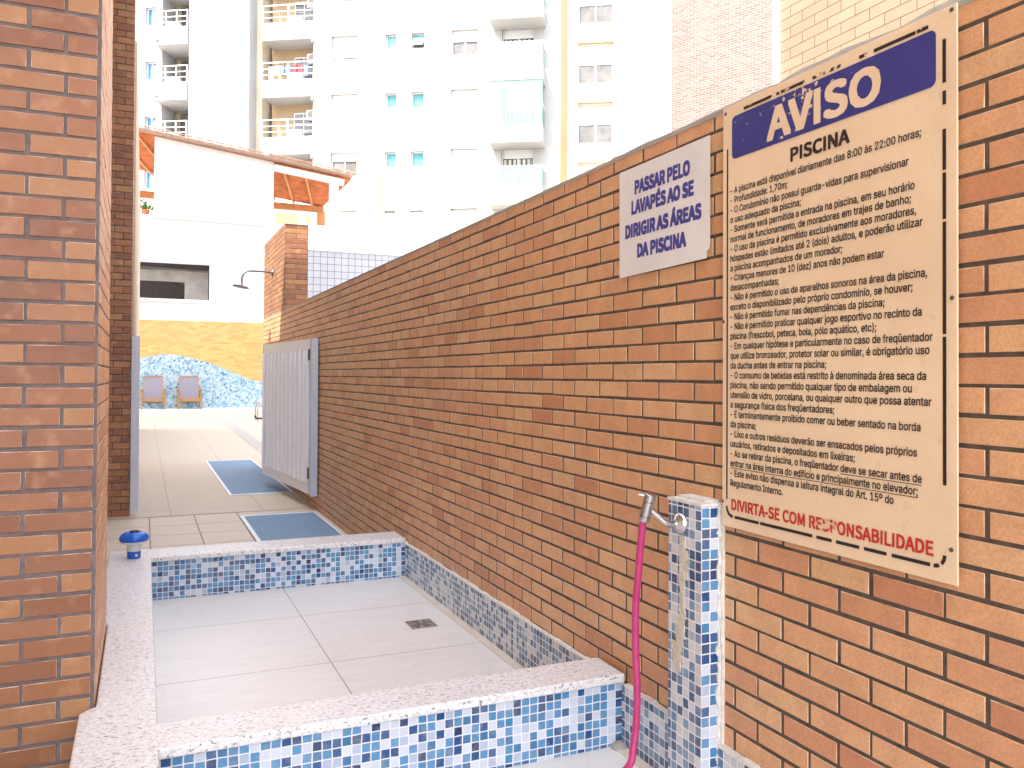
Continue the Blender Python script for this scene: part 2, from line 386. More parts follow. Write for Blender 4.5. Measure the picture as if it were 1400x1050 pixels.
# ------------------------------------------------------------------ ground
XW = 1.754; DZ = 0.0
def struct(name, mb, mat): return tag(mb.build(name, mat), kind='structure')
g = MB(); g.quad((-60, -30, -.02), (90, -30, -.02), (90, 160, -.02), (-60, 160, -.02)); struct('ground', g, plain('street_ground', (.42, .39, .35), .9, var=.2, scale=.5))
g = MB(); g.quad((-4, 6.06, 0), (XW + .1, 6.06, 0), (XW + .1, 9.375, 0), (-4, 9.375, 0)); struct('deck', g, M['deck_near'])
g = MB(); ys = [9.375, 15.0, 18.5, 22.0, 25.0, 27.75]; zs = [.004, .004, .05, .11, .18, .24]
for i in range(5): g.quad((-14, ys[i], zs[i]), (22, ys[i], zs[i]), (22, ys[i + 1], zs[i + 1]), (-14, ys[i + 1], zs[i + 1]))
struct('pool_deck', g, M['deck_far'])
g = MB(); g.box(-14, 22, 27.75, 31, -.01, .371); struct('pool_terrace', g, M['edge_white'])
g = MB(); a, b, c_, d_ = onZ(293, 574, .11), onZ(300, 574, .11), onZ(362, 617, .02), onZ(354, 617, .02)
g = MB(); 
for i in range(3, 0, -1):
    y0, y1, z0, z1 = ys[i], ys[i + 1], zs[i] + .004, zs[i + 1] + .004
    g.quad((2.0, y0, z0), (2.28, y0, z0), (2.28, y1, z1), (2.0, y1, z1))
struct('deck_channel', g, plain('channel_stone', (.46, .41, .36), .8))
g = MB(); g.quad((-6, -5, .034), (XW, -5, .034), (XW, 2.84, .034), (-6, 2.84, .034)); struct('floor', g, M['tray_tile'])

# ------------------------------------------------------------------ long brick wall on the right
ZT = 2.365
bw = thing('brick_wall', (XW + .1, 6, 0), 'long orange brick wall running down the right side of the passage, carrying the two signs', 'wall')
mb = MB(); mb.box(XW, XW + .17, -2.5, 13.85, -.02, ZT - .012); mb.build('mortar_core', M['mortar'], bw)
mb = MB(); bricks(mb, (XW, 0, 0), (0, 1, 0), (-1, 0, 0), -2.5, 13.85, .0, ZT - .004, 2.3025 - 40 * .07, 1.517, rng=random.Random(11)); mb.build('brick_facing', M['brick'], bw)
mb = MB(); rg = random.Random(5); y = -2.5
mb.box(XW - .004, XW + .18, -2.5, 13.85, ZT - .011, ZT + .004)
mb.build('wall_capping', M['grey_conc'], bw)
mb = MB(); y = 1.0; zl = 0
P0 = []
while y < 3.0: P0.append((y, ZT + .012 + rg.uniform(0, .014) * (1 if y < 2.2 else .5))); y += .09
for i in range(len(P0) - 1):
    (ya, za), (yb, zb) = P0[i], P0[i + 1]
    mb.prism([(XW + .01, ya, ZT + .002), (XW + .01, yb, ZT + .002), (XW + .01, yb, zb), (XW + .01, ya, za)], (.012, 0, 0))
mb.build('flashing', plain('bent_flashing', (.62, .62, .60), .5, .3, var=.2, scale=20), bw)

# ------------------------------------------------------------------ taller brick block with the shower
sp = thing('brick_pier', (1.9, 12.7, 0), 'taller brick pier at the far end of the wall, with a shower arm on it', 'pier')
mb = MB(); mb.box(XW + .004, 2.07, 11.70, 13.84, ZT + .004, 3.545); mb.build('mortar_core', M['mortar'], sp)
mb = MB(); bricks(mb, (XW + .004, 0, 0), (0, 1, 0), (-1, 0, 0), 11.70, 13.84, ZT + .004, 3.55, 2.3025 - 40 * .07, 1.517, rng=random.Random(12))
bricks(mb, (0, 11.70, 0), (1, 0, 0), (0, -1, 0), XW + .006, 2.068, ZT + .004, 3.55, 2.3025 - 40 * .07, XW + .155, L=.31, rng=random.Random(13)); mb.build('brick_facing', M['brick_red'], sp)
mb = MB(); mb.box(XW, 2.07, 11.69, 13.84, 3.546, 3.56); mb.build('pier_capping', M['grey_conc'], sp)
sh = thing('wall_shower', (XW, 12.9, 3.0), 'metal rain shower on a bent arm sticking out of the brick pier', 'shower')
c0 = onX(373, 373, XW); yy = c0.y; zz = c0.z
mb = MB(); pts = [(XW - .01, yy, zz)] + [(XW - .08 * i, yy, zz + .012) for i in range(1, 5)]
for k in range(1, 7): 
    a = k / 6 * math.pi / 2; pts.append((XW - .32 - .12 * math.sin(a), yy, zz + .012 - .12 * (1 - math.cos(a))))
pts.append((XW - .445, yy, zz - .20)); mb.tube(pts, .015, 10); mb.build('shower_arm', M['steel_dark'], sh)
mb = MB(); mb.lathe((XW - .005, yy, zz), [(.05, 0), (.045, .012), (.02, .02)], axis=(-1, 0, 0)); mb.build('wall_flange', M['steel_dark'], sh)
mb = MB(); mb.lathe((XW - .46, yy, zz - .24), [(.115, 0), (.12, .012), (.10, .024), (.03, .035), (.022, .06)], axis=(.18, 0, 1)); mb.build('shower_head', M['steel_dark'], sh)

# ------------------------------------------------------------------ building on the left with its brick column and pier
lb = thing('brick_building', (-1, 8, 0), 'brick fronted building along the left edge, near column and far pier with pale wall and unseen shading blocks above', 'building')
YF = 3.262
mb = MB(); mb.box(-1.8, -.147, YF, 4.3, 0, 6.0); mb.build('column_core', M['mortar_grey'], lb)
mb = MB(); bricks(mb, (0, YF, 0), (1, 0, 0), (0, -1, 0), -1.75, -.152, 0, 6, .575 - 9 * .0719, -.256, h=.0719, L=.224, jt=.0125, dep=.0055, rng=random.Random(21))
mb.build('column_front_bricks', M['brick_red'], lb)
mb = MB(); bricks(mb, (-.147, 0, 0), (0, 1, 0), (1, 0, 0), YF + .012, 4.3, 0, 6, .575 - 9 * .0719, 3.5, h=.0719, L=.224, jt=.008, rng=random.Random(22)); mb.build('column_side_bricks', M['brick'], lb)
mb = MB(); mb.box(-1.8, -.118, 9.51, 10.2, 0, 6.0); mb.build('pier_core', M['mortar'], lb)
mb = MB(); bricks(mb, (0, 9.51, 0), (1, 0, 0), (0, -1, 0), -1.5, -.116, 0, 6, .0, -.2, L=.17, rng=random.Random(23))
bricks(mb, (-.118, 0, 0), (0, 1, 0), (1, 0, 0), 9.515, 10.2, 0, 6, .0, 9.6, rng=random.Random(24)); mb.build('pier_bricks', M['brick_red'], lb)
mb = MB(); mb.box(-16, -.13, -4.5, 4.3, 6.0, 7.9); mb.box(-16, -.13, 4.301, 10.2, 6.0, 7.2); mb.box(-4.5, -.10, 10.201, 22.5, 0, 5.2); mb.box(-16, -4.501, 10.202, 22.5, 0, 26.0); mb.box(-16, -6, -6, 10.2, 0, 5.999)  # unseen upper blocks, heights and setbacks shaped for shade and skylight
mb.build('wall_and_shade_masses', plain('cream_render', (.60, .49, .35), .8, var=.1, scale=2), lb)
jb = thing('gate_jamb', (-.07, 9.52, 0), 'pale steel jamb post fixed to the far left brick pier', 'post')
mb = MB(); mb.box(-.112, -.035, 9.46, 9.54, .06, 1.87); o = mb.build('jamb_tube', M['alu_blue'], jb, bevel=.004)
mb = MB(); mb.box(-.13, -.112, 9.47, 9.53, .4, .5); mb.box(-.13, -.112, 9.47, 9.53, 1.4, 1.5); mb.build('fixing_plate', M['steel_dark'], jb)

# ------------------------------------------------------------------ foot bath
fb = thing('foot_bath', (.9, 4.4, 0), 'shallow foot bath with speckled granite rims, blue mosaic sides and cream tiled floor', 'foot bath')
ZL, SL = .318, .036
mb = MB(); mb.quad((.0, 2.95, .035), (XW, 2.95, .035), (XW, 5.98, .035), (.0, 5.98, .035)); mb.build('basin_floor', M['tray_tile'], fb)
mb = MB(); mb.box(.046, 1.735, 2.815, 3.03, ZL - SL, ZL - .001); mb.build('granite_rim', M['granite'], fb, bevel=.009, segs=3)
mb = MB(); mb.box(.046, 1.728, 5.775, 6.05, ZL - SL, ZL - .001); mb.build('granite_rim', M['granite'], fb, bevel=.009, segs=3)
mb = MB(); mb.prism([(-.19, 1.2, ZL - SL), (.055, 1.2, ZL - SL), (.055, 6.05, ZL - SL), (-.19, 6.05, ZL - SL), (-.19, 4.32, ZL - SL), (-.141, 4.31, ZL - SL), (-.141, YF - .0, ZL - SL), (-.168, YF - .02, ZL - SL), (-.19, YF - .05, ZL - SL)], (0, 0, SL))
mb.build('granite_rim', M['granite'], fb, bevel=.009, segs=3)
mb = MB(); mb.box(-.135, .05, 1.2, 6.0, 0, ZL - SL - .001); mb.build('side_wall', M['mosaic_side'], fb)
mb = MB(); mb.box(.051, XW - .012, 2.835, 3.01, .002, ZL - SL - .001); mb.build('mosaic_wall', M['mosaic_front'], fb)
mb = MB(); mb.box(.051, XW - .012, 5.80, 6.0, .002, ZL - SL - .001); mb.build('mosaic_wall', M['mosaic_front'], fb)
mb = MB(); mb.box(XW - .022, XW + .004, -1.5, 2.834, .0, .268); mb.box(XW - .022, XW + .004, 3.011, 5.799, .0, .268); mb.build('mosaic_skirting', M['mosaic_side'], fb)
mb = MB(); rg = random.Random(9); y = -1.5
while y < 5.8:
    if y > 2.9 and len(mb.v) and mb.v[0][1] < 2: mb.build('grout_edge', M['white_grout'], fb); mb = MB()
    l = rg.uniform(.03, .09); hgt = rg.uniform(.004, .012)
    if not 2.79 < y + l / 2 < 3.03: mb.box(XW - .024 - rg.uniform(0, .002), XW + .002, y, y + l, .2685, .2685 + hgt)
    y += l
mb.build('grout_edge', M['white_grout'], fb)
mb = MB(); mb.box(XW - .068, XW - .0225, 3.012, 5.798, .0352, .041); mb.box(XW - .068, XW - .0225, -1.5, 2.83, .0342, .040); mb.build('floor_trim', plain('cream_trim', (.70, .62, .52), .5), fb)
mb = MB(); mb.lathe((XW - .045, 2.815, .034), [(.035, 0), (.03, .012), (.015, .022), (.004, .025)], 10); mb.build('mortar_lump', M['grey_conc'], fb)
# near part of the foot bath's floor in front of the near rim
fd = thing('floor_drain', (1.487, 4.65, .035), 'small square steel drain set in the cream basin floor', 'drain')
mb = MB(); cx, cy, q = 1.487, 4.648, .076
for a, b, c_, d_ in ((-q, q, -q, -q + .012), (-q, q, q - .012, q), (-q, -q + .012, -q + .012, q - .012), (q - .012, q, -q + .012, q - .012)): mb.box(cx + a, cx + b, cy + c_, cy + d_, .0355, .041)
mb.build('frame', M['chrome'], fd)
mb = MB(); mb.box(cx - q + .012, cx + q - .012, cy - q + .012, cy + q - .012, .0352, .0372); mb.build('drain_well', M['grey_conc'], fd)
mb = MB()
for r in (.058, .040, .022):
    n = 16
    for k in range(n):
        if k % 4 == 3: continue
        a, b = 2 * math.pi * k / n, 2 * math.pi * (k + .92) / n
        mb.beam((cx + r * math.cos(a), cy + r * math.sin(a), .0393), (cx + r * math.cos(b), cy + r * math.sin(b), .0393), .011, .003)
for k in range(8):
    a = k * math.pi / 4 + .2; mb.beam((cx + .01 * math.cos(a), cy + .01 * math.sin(a), .0388), (cx + .075 * math.cos(a), cy + .075 * math.sin(a), .0388), .009, .003)
mb.build('drain_grille', M['chrome'], fd)

# ------------------------------------------------------------------ chlorine float dispenser
p = onZ(183, 764, ZL)
cf = thing('chlorine_dispenser', p, 'round blue and white floating chlorine dispenser standing on the corner of the granite rim', 'dispenser')
bx, by = p.x, p.y + .03; KD = .86; LZ = lambda pr: [(r * KD, z * KD) for r, z in pr]
mb = MB(); mb.lathe((bx, by, ZL), LZ([(.043, 0), (.046, .004), (.046, .05), (.049, .052)]), 24); mb.build('base_cup', M['blue_plastic'], cf)
mb = MB(); mb.lathe((bx, by, ZL), LZ([(.047, .0525), (.05, .06), (.05, .095), (.062, .105), (.088, .113), (.097, .127)]), 28); mb.build('float_body', M['white_plastic'], cf)
mb = MB(); mb.lathe((bx, by, ZL), LZ([(.094, .1275), (.100, .136), (.101, .148), (.096, .164), (.084, .177), (.066, .186), (.050, .189), (.047, .185), (.03, .184), (.028, .192), (.0, .193)]), 32); mb.build('float_cap', M['blue_plastic'], cf)
mb = MB(); mb.tube([(bx + .026 * math.cos(a), by + .026 * math.sin(a), ZL + .167) for a in [k * math.pi / 8 for k in range(17)]], .004, 6); mb.build('cap_ring', M['black'], cf)
mb = MB(); mb.box(bx + .008, bx + .022, by - .041, by - .036, ZL + .016, ZL + .029); mb.build('dosing_slot', M['white_plastic'], cf)

# ------------------------------------------------------------------ floor mats
def mat_thing(x0, x1, y0, y1, z, label):
    t_ = thing('floor_mat', ((x0 + x1) / 2, (y0 + y1) / 2, z), label, 'mat', 'blue drainage mats let into the deck')
    mb = MB(); mb.box(x0, x1, y0, y1, z + .001, z + .009); mb.build('mat_surface', M['mat'], t_)
    f = .035; mb = MB()
    mb.box(x0 - f, x0, y0 - f, y1 + f, z, z + .012); mb.box(x1, x1 + f * .6, y0 - f, y1 + f, z, z + .012); mb.box(x0, x1, y0 - f, y0, z, z + .012); mb.box(x0, x1, y1, y1 + f, z, z + .012)
    mb.build('mat_frame', M['alu'], t_)
mat_thing(.965, 1.68, 7.35, 9.03, .0, 'blue ribbed mat nearer the foot bath, in a pale metal frame beside the brick wall')
mat_thing(1.0, 1.70, 10.68, 14.9, .006, 'longer blue ribbed mat farther off, lying below the open gate')

# ------------------------------------------------------------------ gate
gt = thing('gate', (1.68, 9.35, 0), 'open white metal gate of vertical slats folded back against the brick wall', 'gate')
A0, A1 = Vector((1.70, 9.32, 0)), Vector((1.485, 11.45, 0)); gd = (A1 - A0).normalized(); GL = (A1 - A0).length
zb, zt = .165, 1.875
def gp(s_, z): q_ = A0 + gd * s_; return (q_.x, q_.y, z)
mb = MB(); mb.box(1.665, 1.738, 9.14, 9.24, .16, 1.875); mb.build('hinge_post', M['alu_blue'], gt, bevel=.004)
mb = MB(); mb.beam(gp(0, zt - .06), gp(GL, zt - .06), .05, .12); mb.beam(gp(0, zb + .06), gp(GL, zb + .06), .05, .12)
mb.beam(gp(.05, zb + .12), gp(.05, zt - .12), .05, .10, (1, 0, 0)); mb.beam(gp(GL - .05, zb + .12), gp(GL - .05, zt - .12), .05, .10, (1, 0, 0)); mb.build('gate_frame', M['alu'], gt)
N = 10
for i in range(N):
    s_ = .13 + (GL - .26) * (i + .5) / N; mb = MB(); mb.tube([gp(s_, zb + .12), gp(s_, zt - .12)], .047, 12); 
    o = mb.build('slat', M['alu'], gt)
mb = MB(); nrm = gd.cross(Vector((0, 0, 1))); q_ = A0 + gd * (GL / 2) - nrm * .04 * (1 if nrm.x < 0 else -1)
mb.beam((q_.x - gd.x * (GL / 2 - .1), q_.y - gd.y * (GL / 2 - .1), 1.02), (q_.x + gd.x * (GL / 2 - .1), q_.y + gd.y * (GL / 2 - .1), 1.02), .012, 1.46); mb.build('back_panel', plain('grey_back_sheet', (.22, .22, .25), .5), gt)
for z in (.40, 1.70):
    mb = MB(); mb.box(1.668, 1.70, 9.232, 9.33, z - .04, z + .04); mb.tube([(1.662, 9.28, z - .06), (1.662, 9.28, z + .06)], .011, 8); mb.build('hinge', M['steel_dark'], gt)
for z in (1.60, 1.50):
    mb = MB(); mb.box(*sorted((A1.x - .01, A1.x + .03)), A1.y, A1.y + .06, z - .02, z + .02); mb.build('latch', M['steel_dark'], gt)
# holder bracket by the wall end and a pool hand rail beyond
hb = thing('gate_holdback', (XW - .05, 13.7, .8), 'small dark holdback catch fixed low at the far end of the brick wall', 'catch')
hp = onX(357, 572, XW - .03)
mb = MB(); mb.tube([(XW - .005, hp.y, hp.z), (XW - .10, hp.y, hp.z), (XW - .13, hp.y, hp.z + .05)], .016, 8); mb.build('catch_arm', M['steel_dark'], hb)
mb = MB(); mb.lathe((XW - .002, hp.y, hp.z), [(.035, 0), (.03, .015)], 12, (-1, 0, 0)); mb.build('catch_plate', M['steel_dark'], hb)
pr = thing('pool_handrail', (3.1, 24, .2), 'thin chrome pool handrail just beyond the end of the brick wall', 'handrail')
h0 = onZ(352, 578, .13)
for dy in (0, .5):
    mb = MB(); mb.tube([(h0.x, h0.y + dy, .1), (h0.x, h0.y + dy, .5), (h0.x + .04, h0.y + dy, .68), (h0.x + .14, h0.y + dy, .76), (h0.x + .5, h0.y + dy, .76), (h0.x + .62, h0.y + dy, .68), (h0.x + .66, h0.y + dy, .1)], .022, 8); mb.build('rail_tube', M['chrome'], pr)
    mb = MB(); mb.lathe((h0.x, h0.y + dy, zs[3]), [(.07, 0), (.06, .03)], 12); mb.build('rail_foot', M['steel_dark'], pr)

# ------------------------------------------------------------------ mosaic pillar with tap
XP, YP, ZP = 1.668, 2.24, 1.055
pl = thing('mosaic_pillar', (XP + .04, YP + .09, 0), 'slim blue mosaic pillar standing against the brick wall below the notice', 'pillar')
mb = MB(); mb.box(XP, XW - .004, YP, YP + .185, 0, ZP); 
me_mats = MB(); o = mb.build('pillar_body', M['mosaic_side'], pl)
# second material for the faces that look along the corridor
o.data.materials.append(mosaic_mat('blue_mosaic_pillar_front', 0, 2, pitch=.034, ob=ZP - .004 - 31 * .034, oa=XP, dirt=.1)); 
for pg in o.data.polygons:
    if abs(pg.normal.y) > .9: pg.material_index = 1
rg = random.Random(31)
mb = MB()
def ragged(mb, pts, d):  mb.prism(pts, d)
# rough white mortar down the wall side edge of the front face
zz = 0.0; left = []
while zz < ZP: left.append((XW - .018 - rg.uniform(-.004, .012), YP, zz)); zz += rg.uniform(.010, .024)
left.append((XW - .016, YP, ZP))
mb.prism([(XW + .006, YP, 0)] + left + [(XW + .006, YP, ZP)], (0, -.005, 0)); 
zz = 0.0; left = []
while zz < ZP: left.append((XW - .010 - rg.uniform(0, .008), YP - .005, zz)); zz += rg.uniform(.012, .03)
mb.prism([(XW + .006, YP - .005, 0)] + left + [(XW + .006, YP - .005, ZP)], (0, -.007, 0)); mb.build('mortar_edge', M['white_grout'], pl)
mb = MB(); 
def blob(y0, z0, y1, z1, n, amp, t_=.0035):
    L_, Rr = [], []
    for i in range(n + 1):
        z = z0 + (z1 - z0) * i / n; L_.append((XP, y1 + rg.uniform(-amp, amp), z)); Rr.append((XP, y0 + rg.uniform(-amp, amp), z))
    mb.prism(L_ + Rr[::-1], (-t_, 0, 0))
blob(YP + .088, .60, YP + .118, .945, 26, .006); blob(YP + .105, .48, YP + .135, .66, 14, .010, .0046); blob(YP + .12, .50, YP + .155, .58, 8, .012, .0025); blob(YP + .075, .80, YP + .09, .90, 8, .005, .002)
mb.build('plaster_patch', M['plaster'], pl)
mb = MB(); n = 14; ring = []
for i in range(n): 
    ring.append((XP - .004 + (.094) * i / (n - 1), YP - .004 + rg.uniform(-.004, .003), ZP))
for i in range(n): ring.append((XW - .002 - (.086) * i / (n - 1), YP + .187 + rg.uniform(-.004, .004), ZP))
mb.prism(ring, (0, 0, .010)); mb.box(XP + .03, XW, YP + .02, YP + .17, ZP + .01, ZP + .017); mb.build('mortar_cap', M['white_grout'], pl)

tp = thing('hose_tap', (XP, YP + .113, .99), 'brushed steel tap on a short bent arm from the mosaic pillar', 'tap')
fy, fz = 2.353, .985
mb = MB(); mb.lathe((XP + .001, fy, fz), [(.037, 0), (.037, .006), (.031, .016), (.018, .024), (.014, .03)], 28, (-1, 0, 0)); mb.build('wall_flange', M['chrome'], tp)
vt, vb = Vector((1.555, 2.366, 1.088)), Vector((1.545, 2.392, .995)); vm_ = (vt + vb) / 2; ax = (vt - vb).normalized()
mb = MB(); mb.tube([(XP - .02, fy, fz), (XP - .045, fy, fz - .003), (XP - .065, fy + .004, fz + .008), (vm_.x + .012, vm_.y - .002, vm_.z - .008), (vm_.x, vm_.y, vm_.z)], .0105, 14); mb.build('arm', M['chrome'], tp)
mb = MB(); hl = (vt - vb).length
mb.lathe(vb, [(.019, 0), (.020, .002), (.020, .018), (.0175, .019), (.0175, .021), (.019, .022), (.019, hl - .028), (.0165, hl - .027), (.0165, hl - .024), (.0195, hl - .023), (.0195, hl - .002), (.017, hl)], 26, ax); mb.build('valve_body', M['chrome'], tp)
lv = vt - ax * .012
mb = MB(); mb.tube([lv, lv + Vector((-.022, .012, .006)), lv + Vector((-.032, .018, .008))], [.004, .0036, .005], 10); mb.build('lever', M['chrome'], tp)
hs = MB()
hp_ = [vb + ax * .002, vb - ax * .02]
for (u, v, xx) in ((873, 780, 1.54), (869, 830, 1.54), (869, 890, 1.54), (871, 940, 1.54), (870, 985, 1.535), (866, 1020, 1.52), (858, 1050, 1.49)): hp_.append(onX(u, v, xx))
last = hp_[-1]
hp_ += [Vector((1.42, 2.50, .052)), Vector((1.25, 2.42, .047)), Vector((1.0, 2.1, .047)), Vector((.9, 1.6, .047)), Vector((1.1, 1.1, .047))]
def spline(P_, n=10):
    out = []
    for i in range(len(P_) - 1):
        a, b, c_, d_ = P_[max(i - 1, 0)], P_[i], P_[i + 1], P_[min(i + 2, len(P_) - 1)]
        for k in range(n):
            t_ = k / n; out.append(.5 * ((2 * b) + (c_ - a) * t_ + (2 * a - 5 * b + 4 * c_ - d_) * t_ * t_ + (3 * b - a - 3 * c_ + d_) * t_ ** 3))
    return out + [P_[-1]]
hs.tube(spline(hp_), .0125, 16); tag(hs.build('hose', M['hose']), 'magenta rubber hose hanging from the steel tap down to the floor', 'hose')

# ------------------------------------------------------------------ writing helper
FONTS = {}
import os
for key, fn in (('body', 'Inter.woff2'), ('caps', 'Noto Sans CJK Regular.woff2')):      # lettering fonts that ship inside Blender
    try: FONTS[key] = bpy.data.fonts.load(os.path.join(bpy.utils.system_resource('DATAFILES'), 'fonts', fn))
    except Exception: FONTS[key] = None
def text_mesh(body, font):
    cu = bpy.data.curves.new('txt', 'FONT'); cu.body = body; cu.size = 1.0; cu.resolution_u = 3
    if FONTS[font]: cu.font = FONTS[font]
    ob = bpy.data.objects.new('txt', cu); COL.objects.link(ob)
    dg = bpy.context.evaluated_depsgraph_get(); dg.update()
    me = bpy.data.meshes.new_from_object(ob.evaluated_get(dg)); bpy.data.objects.remove(ob); bpy.data.curves.remove(cu)
    bm = bmesh.new(); bm.from_mesh(me); bmesh.ops.triangulate(bm, faces=list(bm.faces))
    co = np.array([v.co[:] for v in bm.verts]); tr = np.array([[v.index for v in f.verts] for f in bm.faces]); bm.free(); bpy.data.meshes.remove(me)
    return co, tr
CAPH = {}
def cap_height(font):
    if font not in CAPH: c_, _ = text_mesh('H', font); CAPH[font] = c_[:, 1].max() - c_[:, 1].min()
    return CAPH[font]
def wall_text(name, body, y_left, y_right, z_base, cap, mat, parent, x, bold=0.0, font='body'):
    """letters on a plane facing -X, reading from larger y to smaller y; heavier strokes by stacking thin layers"""
    co, tr = text_mesh(body, font); H = cap_height(font); H2 = H + 2 * bold
    offs = [(0, 0)]
    if bold:
        rings = [(bold, 12)] if bold < .03 else [(bold * .5, 8), (bold, 14)]
        sq_ = lambda a: (max(-1, min(1, 1.35 * math.cos(a))), max(-1, min(1, 1.35 * math.sin(a))))
        offs += [(r * sq_(2 * math.pi * (k + .5) / n)[0], r * sq_(2 * math.pi * (k + .5) / n)[1]) for r, n in rings for k in range(n)]
    sx = (y_left - y_right) / (co[:, 0].max() - co[:, 0].min() + 2 * bold); sz = cap / H2; x0 = co[:, 0].min() - bold
    V, T = [], []
    for k, (a, b) in enumerate(offs):
        V.append(np.stack([np.full(len(co), x - .00002 * k), y_left - (co[:, 0] + a - x0) * sx, z_base + (co[:, 1] + b + bold) * sz], 1)); T.append(tr + k * len(co))
    V, T = np.concatenate(V), np.concatenate(T)
    a, b, c_ = V[T[0]]
    if np.cross(b - a, c_ - a)[0] > 0: T = T[:, ::-1]
    me = bpy.data.meshes.new(name); me.from_pydata(V.tolist(), [], T.tolist()); me.update(); me.materials.append(mat)
    o = bpy.data.objects.new(name, me); COL.objects.link(o); par(o, parent); return o

# ------------------------------------------------------------------ large pool notice
XS = XW - .022
ns = thing('notice_board', (XS, 1.8, 1.68), 'large worn cream notice with blue AVISO band and many lines of pool rules', 'sign')
def sp_(u, v): return onX(u, v, XS)
yl, yr = sp_(987.5, 500).y, sp_(1308.6, 500).y
ztop, zbot = (sp_(988, 151).z + sp_(1308, 0).z) / 2, (sp_(985, 719).z + sp_(1309, 800).z) / 2
mb = MB(); mb.box(XS + .001, XS + .006, yr, yl, zbot, ztop); mb.build('board', M['panel'], ns, bevel=.0012, segs=1)
for (u, v) in ((992, 156), (1301, 13), (989, 440), (1301.5, 407), (988, 685), (1300.5, 752)):
    q_ = sp_(u, v); mb = MB(); mb.lathe((XS + .002, q_.y, q_.z), [(.0055, 0), (.0055, .0025), (.002, .004)], 12, (-1, 0, 0)); mb.build('screw', M['steel_dark'], ns)
# blue band with round corners
bl, br_, bt, bb = sp_(1001, 180).y, sp_(1279.6, 80).y, (sp_(1001.8, 158.5).z + sp_(1279.6, 40.9).z) / 2, (sp_(1000.3, 219).z + sp_(1279.6, 116.4).z) / 2
ring = []; rr = .017
for cy, cz, a0 in ((bl - rr, bt - rr, 90), (br_ + rr, bt - rr, 0), (br_ + rr, bb + rr, 270), (bl - rr, bb + rr, 180)):
    seg = []
    for k in range(7):
        a = R_(a0 + 15 * k); seg.append((XS, cy - math.cos(a) * rr, cz + math.sin(a) * rr))
    ring += seg[::-1]
BLUE = ink('blue_band_ink', (.030, .035, .20), .735, (XS, (bl + br_) / 2 + .06, bt + .03), .36, .19, 38)
mb = MB(); mb.prism(ring, (-.0006, 0, 0)); mb.build('blue_band', BLUE, ns)
INKB = ink('black_ink', (.022, .016, .016), .73); CREAM = plain('cream_letter', PANEL, .42, var=.05)
def meas(u0, v0, u1, v1, body, cap, mat, bold, x, name='lettering', z=None, font='caps'):
    a, b = sp_(u0, v0), sp_(u1, v1); return wall_text(name, body, a.y, b.y, a.z if z is None else z, cap, mat, ns, x, bold, font)
zA = (sp_(1048.6, 190.7).z + sp_(1203, 142).z) / 2
meas(1048.6, 190.7, 1205, 140, 'AVISO', .100, CREAM, .0145, XS - .0012, 'aviso_lettering', zA)
meas(1080.8, 221.6, 1162, 197, 'PISCINA', .041, INKB, .014, XS - .0006, 'piscina_lettering')
LN = [("- A piscina está disponível diariamente das 8:00 às 22:00 horas;", 265.6, 1260), ("- Profundidade: 1,70m;", 278, 1076.6),
("- O Condomínio não possui guarda-vidas para supervisionar", 291.8, 1242.7), ("o uso adequado da piscina;", 305.6, 1095),
("- Somente será permitida a entrada na piscina, em seu horário", 319, 1251), ("normal de funcionamento, de moradores em trajes de banho;", 333, 1246),
("- O uso da piscina é permitido exclusivamente aos moradores,", 345.7, 1253), ("hóspedes estão limitados até 2 (dois) adultos, e poderão utilizar", 359, 1261.7),
("a piscina acompanhados de um morador;", 372.4, 1151.7), ("- Crianças menores de 10 (dez) anos não podem estar", 385, 1209), ("desacompanhadas;", 398, 1065),
("- Não é permitido o uso de aparelhos sonoros na área da piscina,", 411.7, 1268), ("exceto o disponibilizado pelo próprio condomínio, se houver;", 425.4, 1248),
("- Não é permitido fumar nas dependências da piscina;", 438.8, 1209.5), ("- Não é permitido praticar qualquer jogo esportivo no recinto da", 452, 1260.5),
("piscina (frescobol, peteca, bola, pólo aquático, etc);", 465, 1198.5), ("- Em qualquer hipótese e particularmente no caso de freqüentador", 478, 1275.5),
("que utiliza bronzeador, protetor solar ou similar, é obrigatório uso", 491.7, 1271), ("da ducha antes de entrar na piscina;", 504.6, 1129.8),
("- O consumo de bebidas está restrito à denominada área seca da", 518, 1266.5), ("piscina, não sendo permitido qualquer tipo de embalagem ou", 531, 1247),
("utensílio de vidro, porcelana, ou qualquer outro que possa atentar", 544.6, 1273.8), ("a segurança física dos freqüentadores;", 558, 1141),
("- É terminantemente proibido comer ou beber sentado na borda", 571, 1258.8), ("da piscina;", 585, 1034), ("- Lixo e outros resíduos deverão ser ensacados pelos próprios", 598, 1254),
("usuários, retirados e depositados em lixeiras;", 611.6, 1169), ("- Ao se retirar da piscina, o freqüentador deve se secar antes de", 625, 1260.5),
("entrar na área interna do edifício e principalmente no elevador;", 638, 1255), ("- Este aviso não dispensa a leitura integral do Art. 15º do", 651, 1222), ("Regulamento Interno.", 663.8, 1070.6)]
z0_, z1_ = sp_(999.5, LN[0][1]).z, sp_(998, LN[-1][1]).z
for i, (body, v, ur) in enumerate(LN):
    zb_ = z0_ + (z1_ - z0_) * i / (len(LN) - 1)
    wall_text('rule_line', body, sp_(998.8, v).y, sp_(ur, 500).y, zb_, .0212, INKB, ns, XS - .0006, .014)
mb = MB()
for k, (ua, ub) in ((27, (1149, 1260)), (28, (998.5, 1255))):
    zb_ = z0_ + (z1_ - z0_) * k / (len(LN) - 1) - .0045; mb.box(XS - .0006, XS, sp_(ub, 500).y, sp_(ua, 500).y, zb_ - .0016, zb_)
mb.build('underline', INKB, ns)
RED = ink('red_ink', (.50, .028, .02), .74, tuple(sp_(1130, 720)), .11, .26, 60)
za_ = (sp_(1000, 697.8).z + sp_(1277, 760).z) / 2
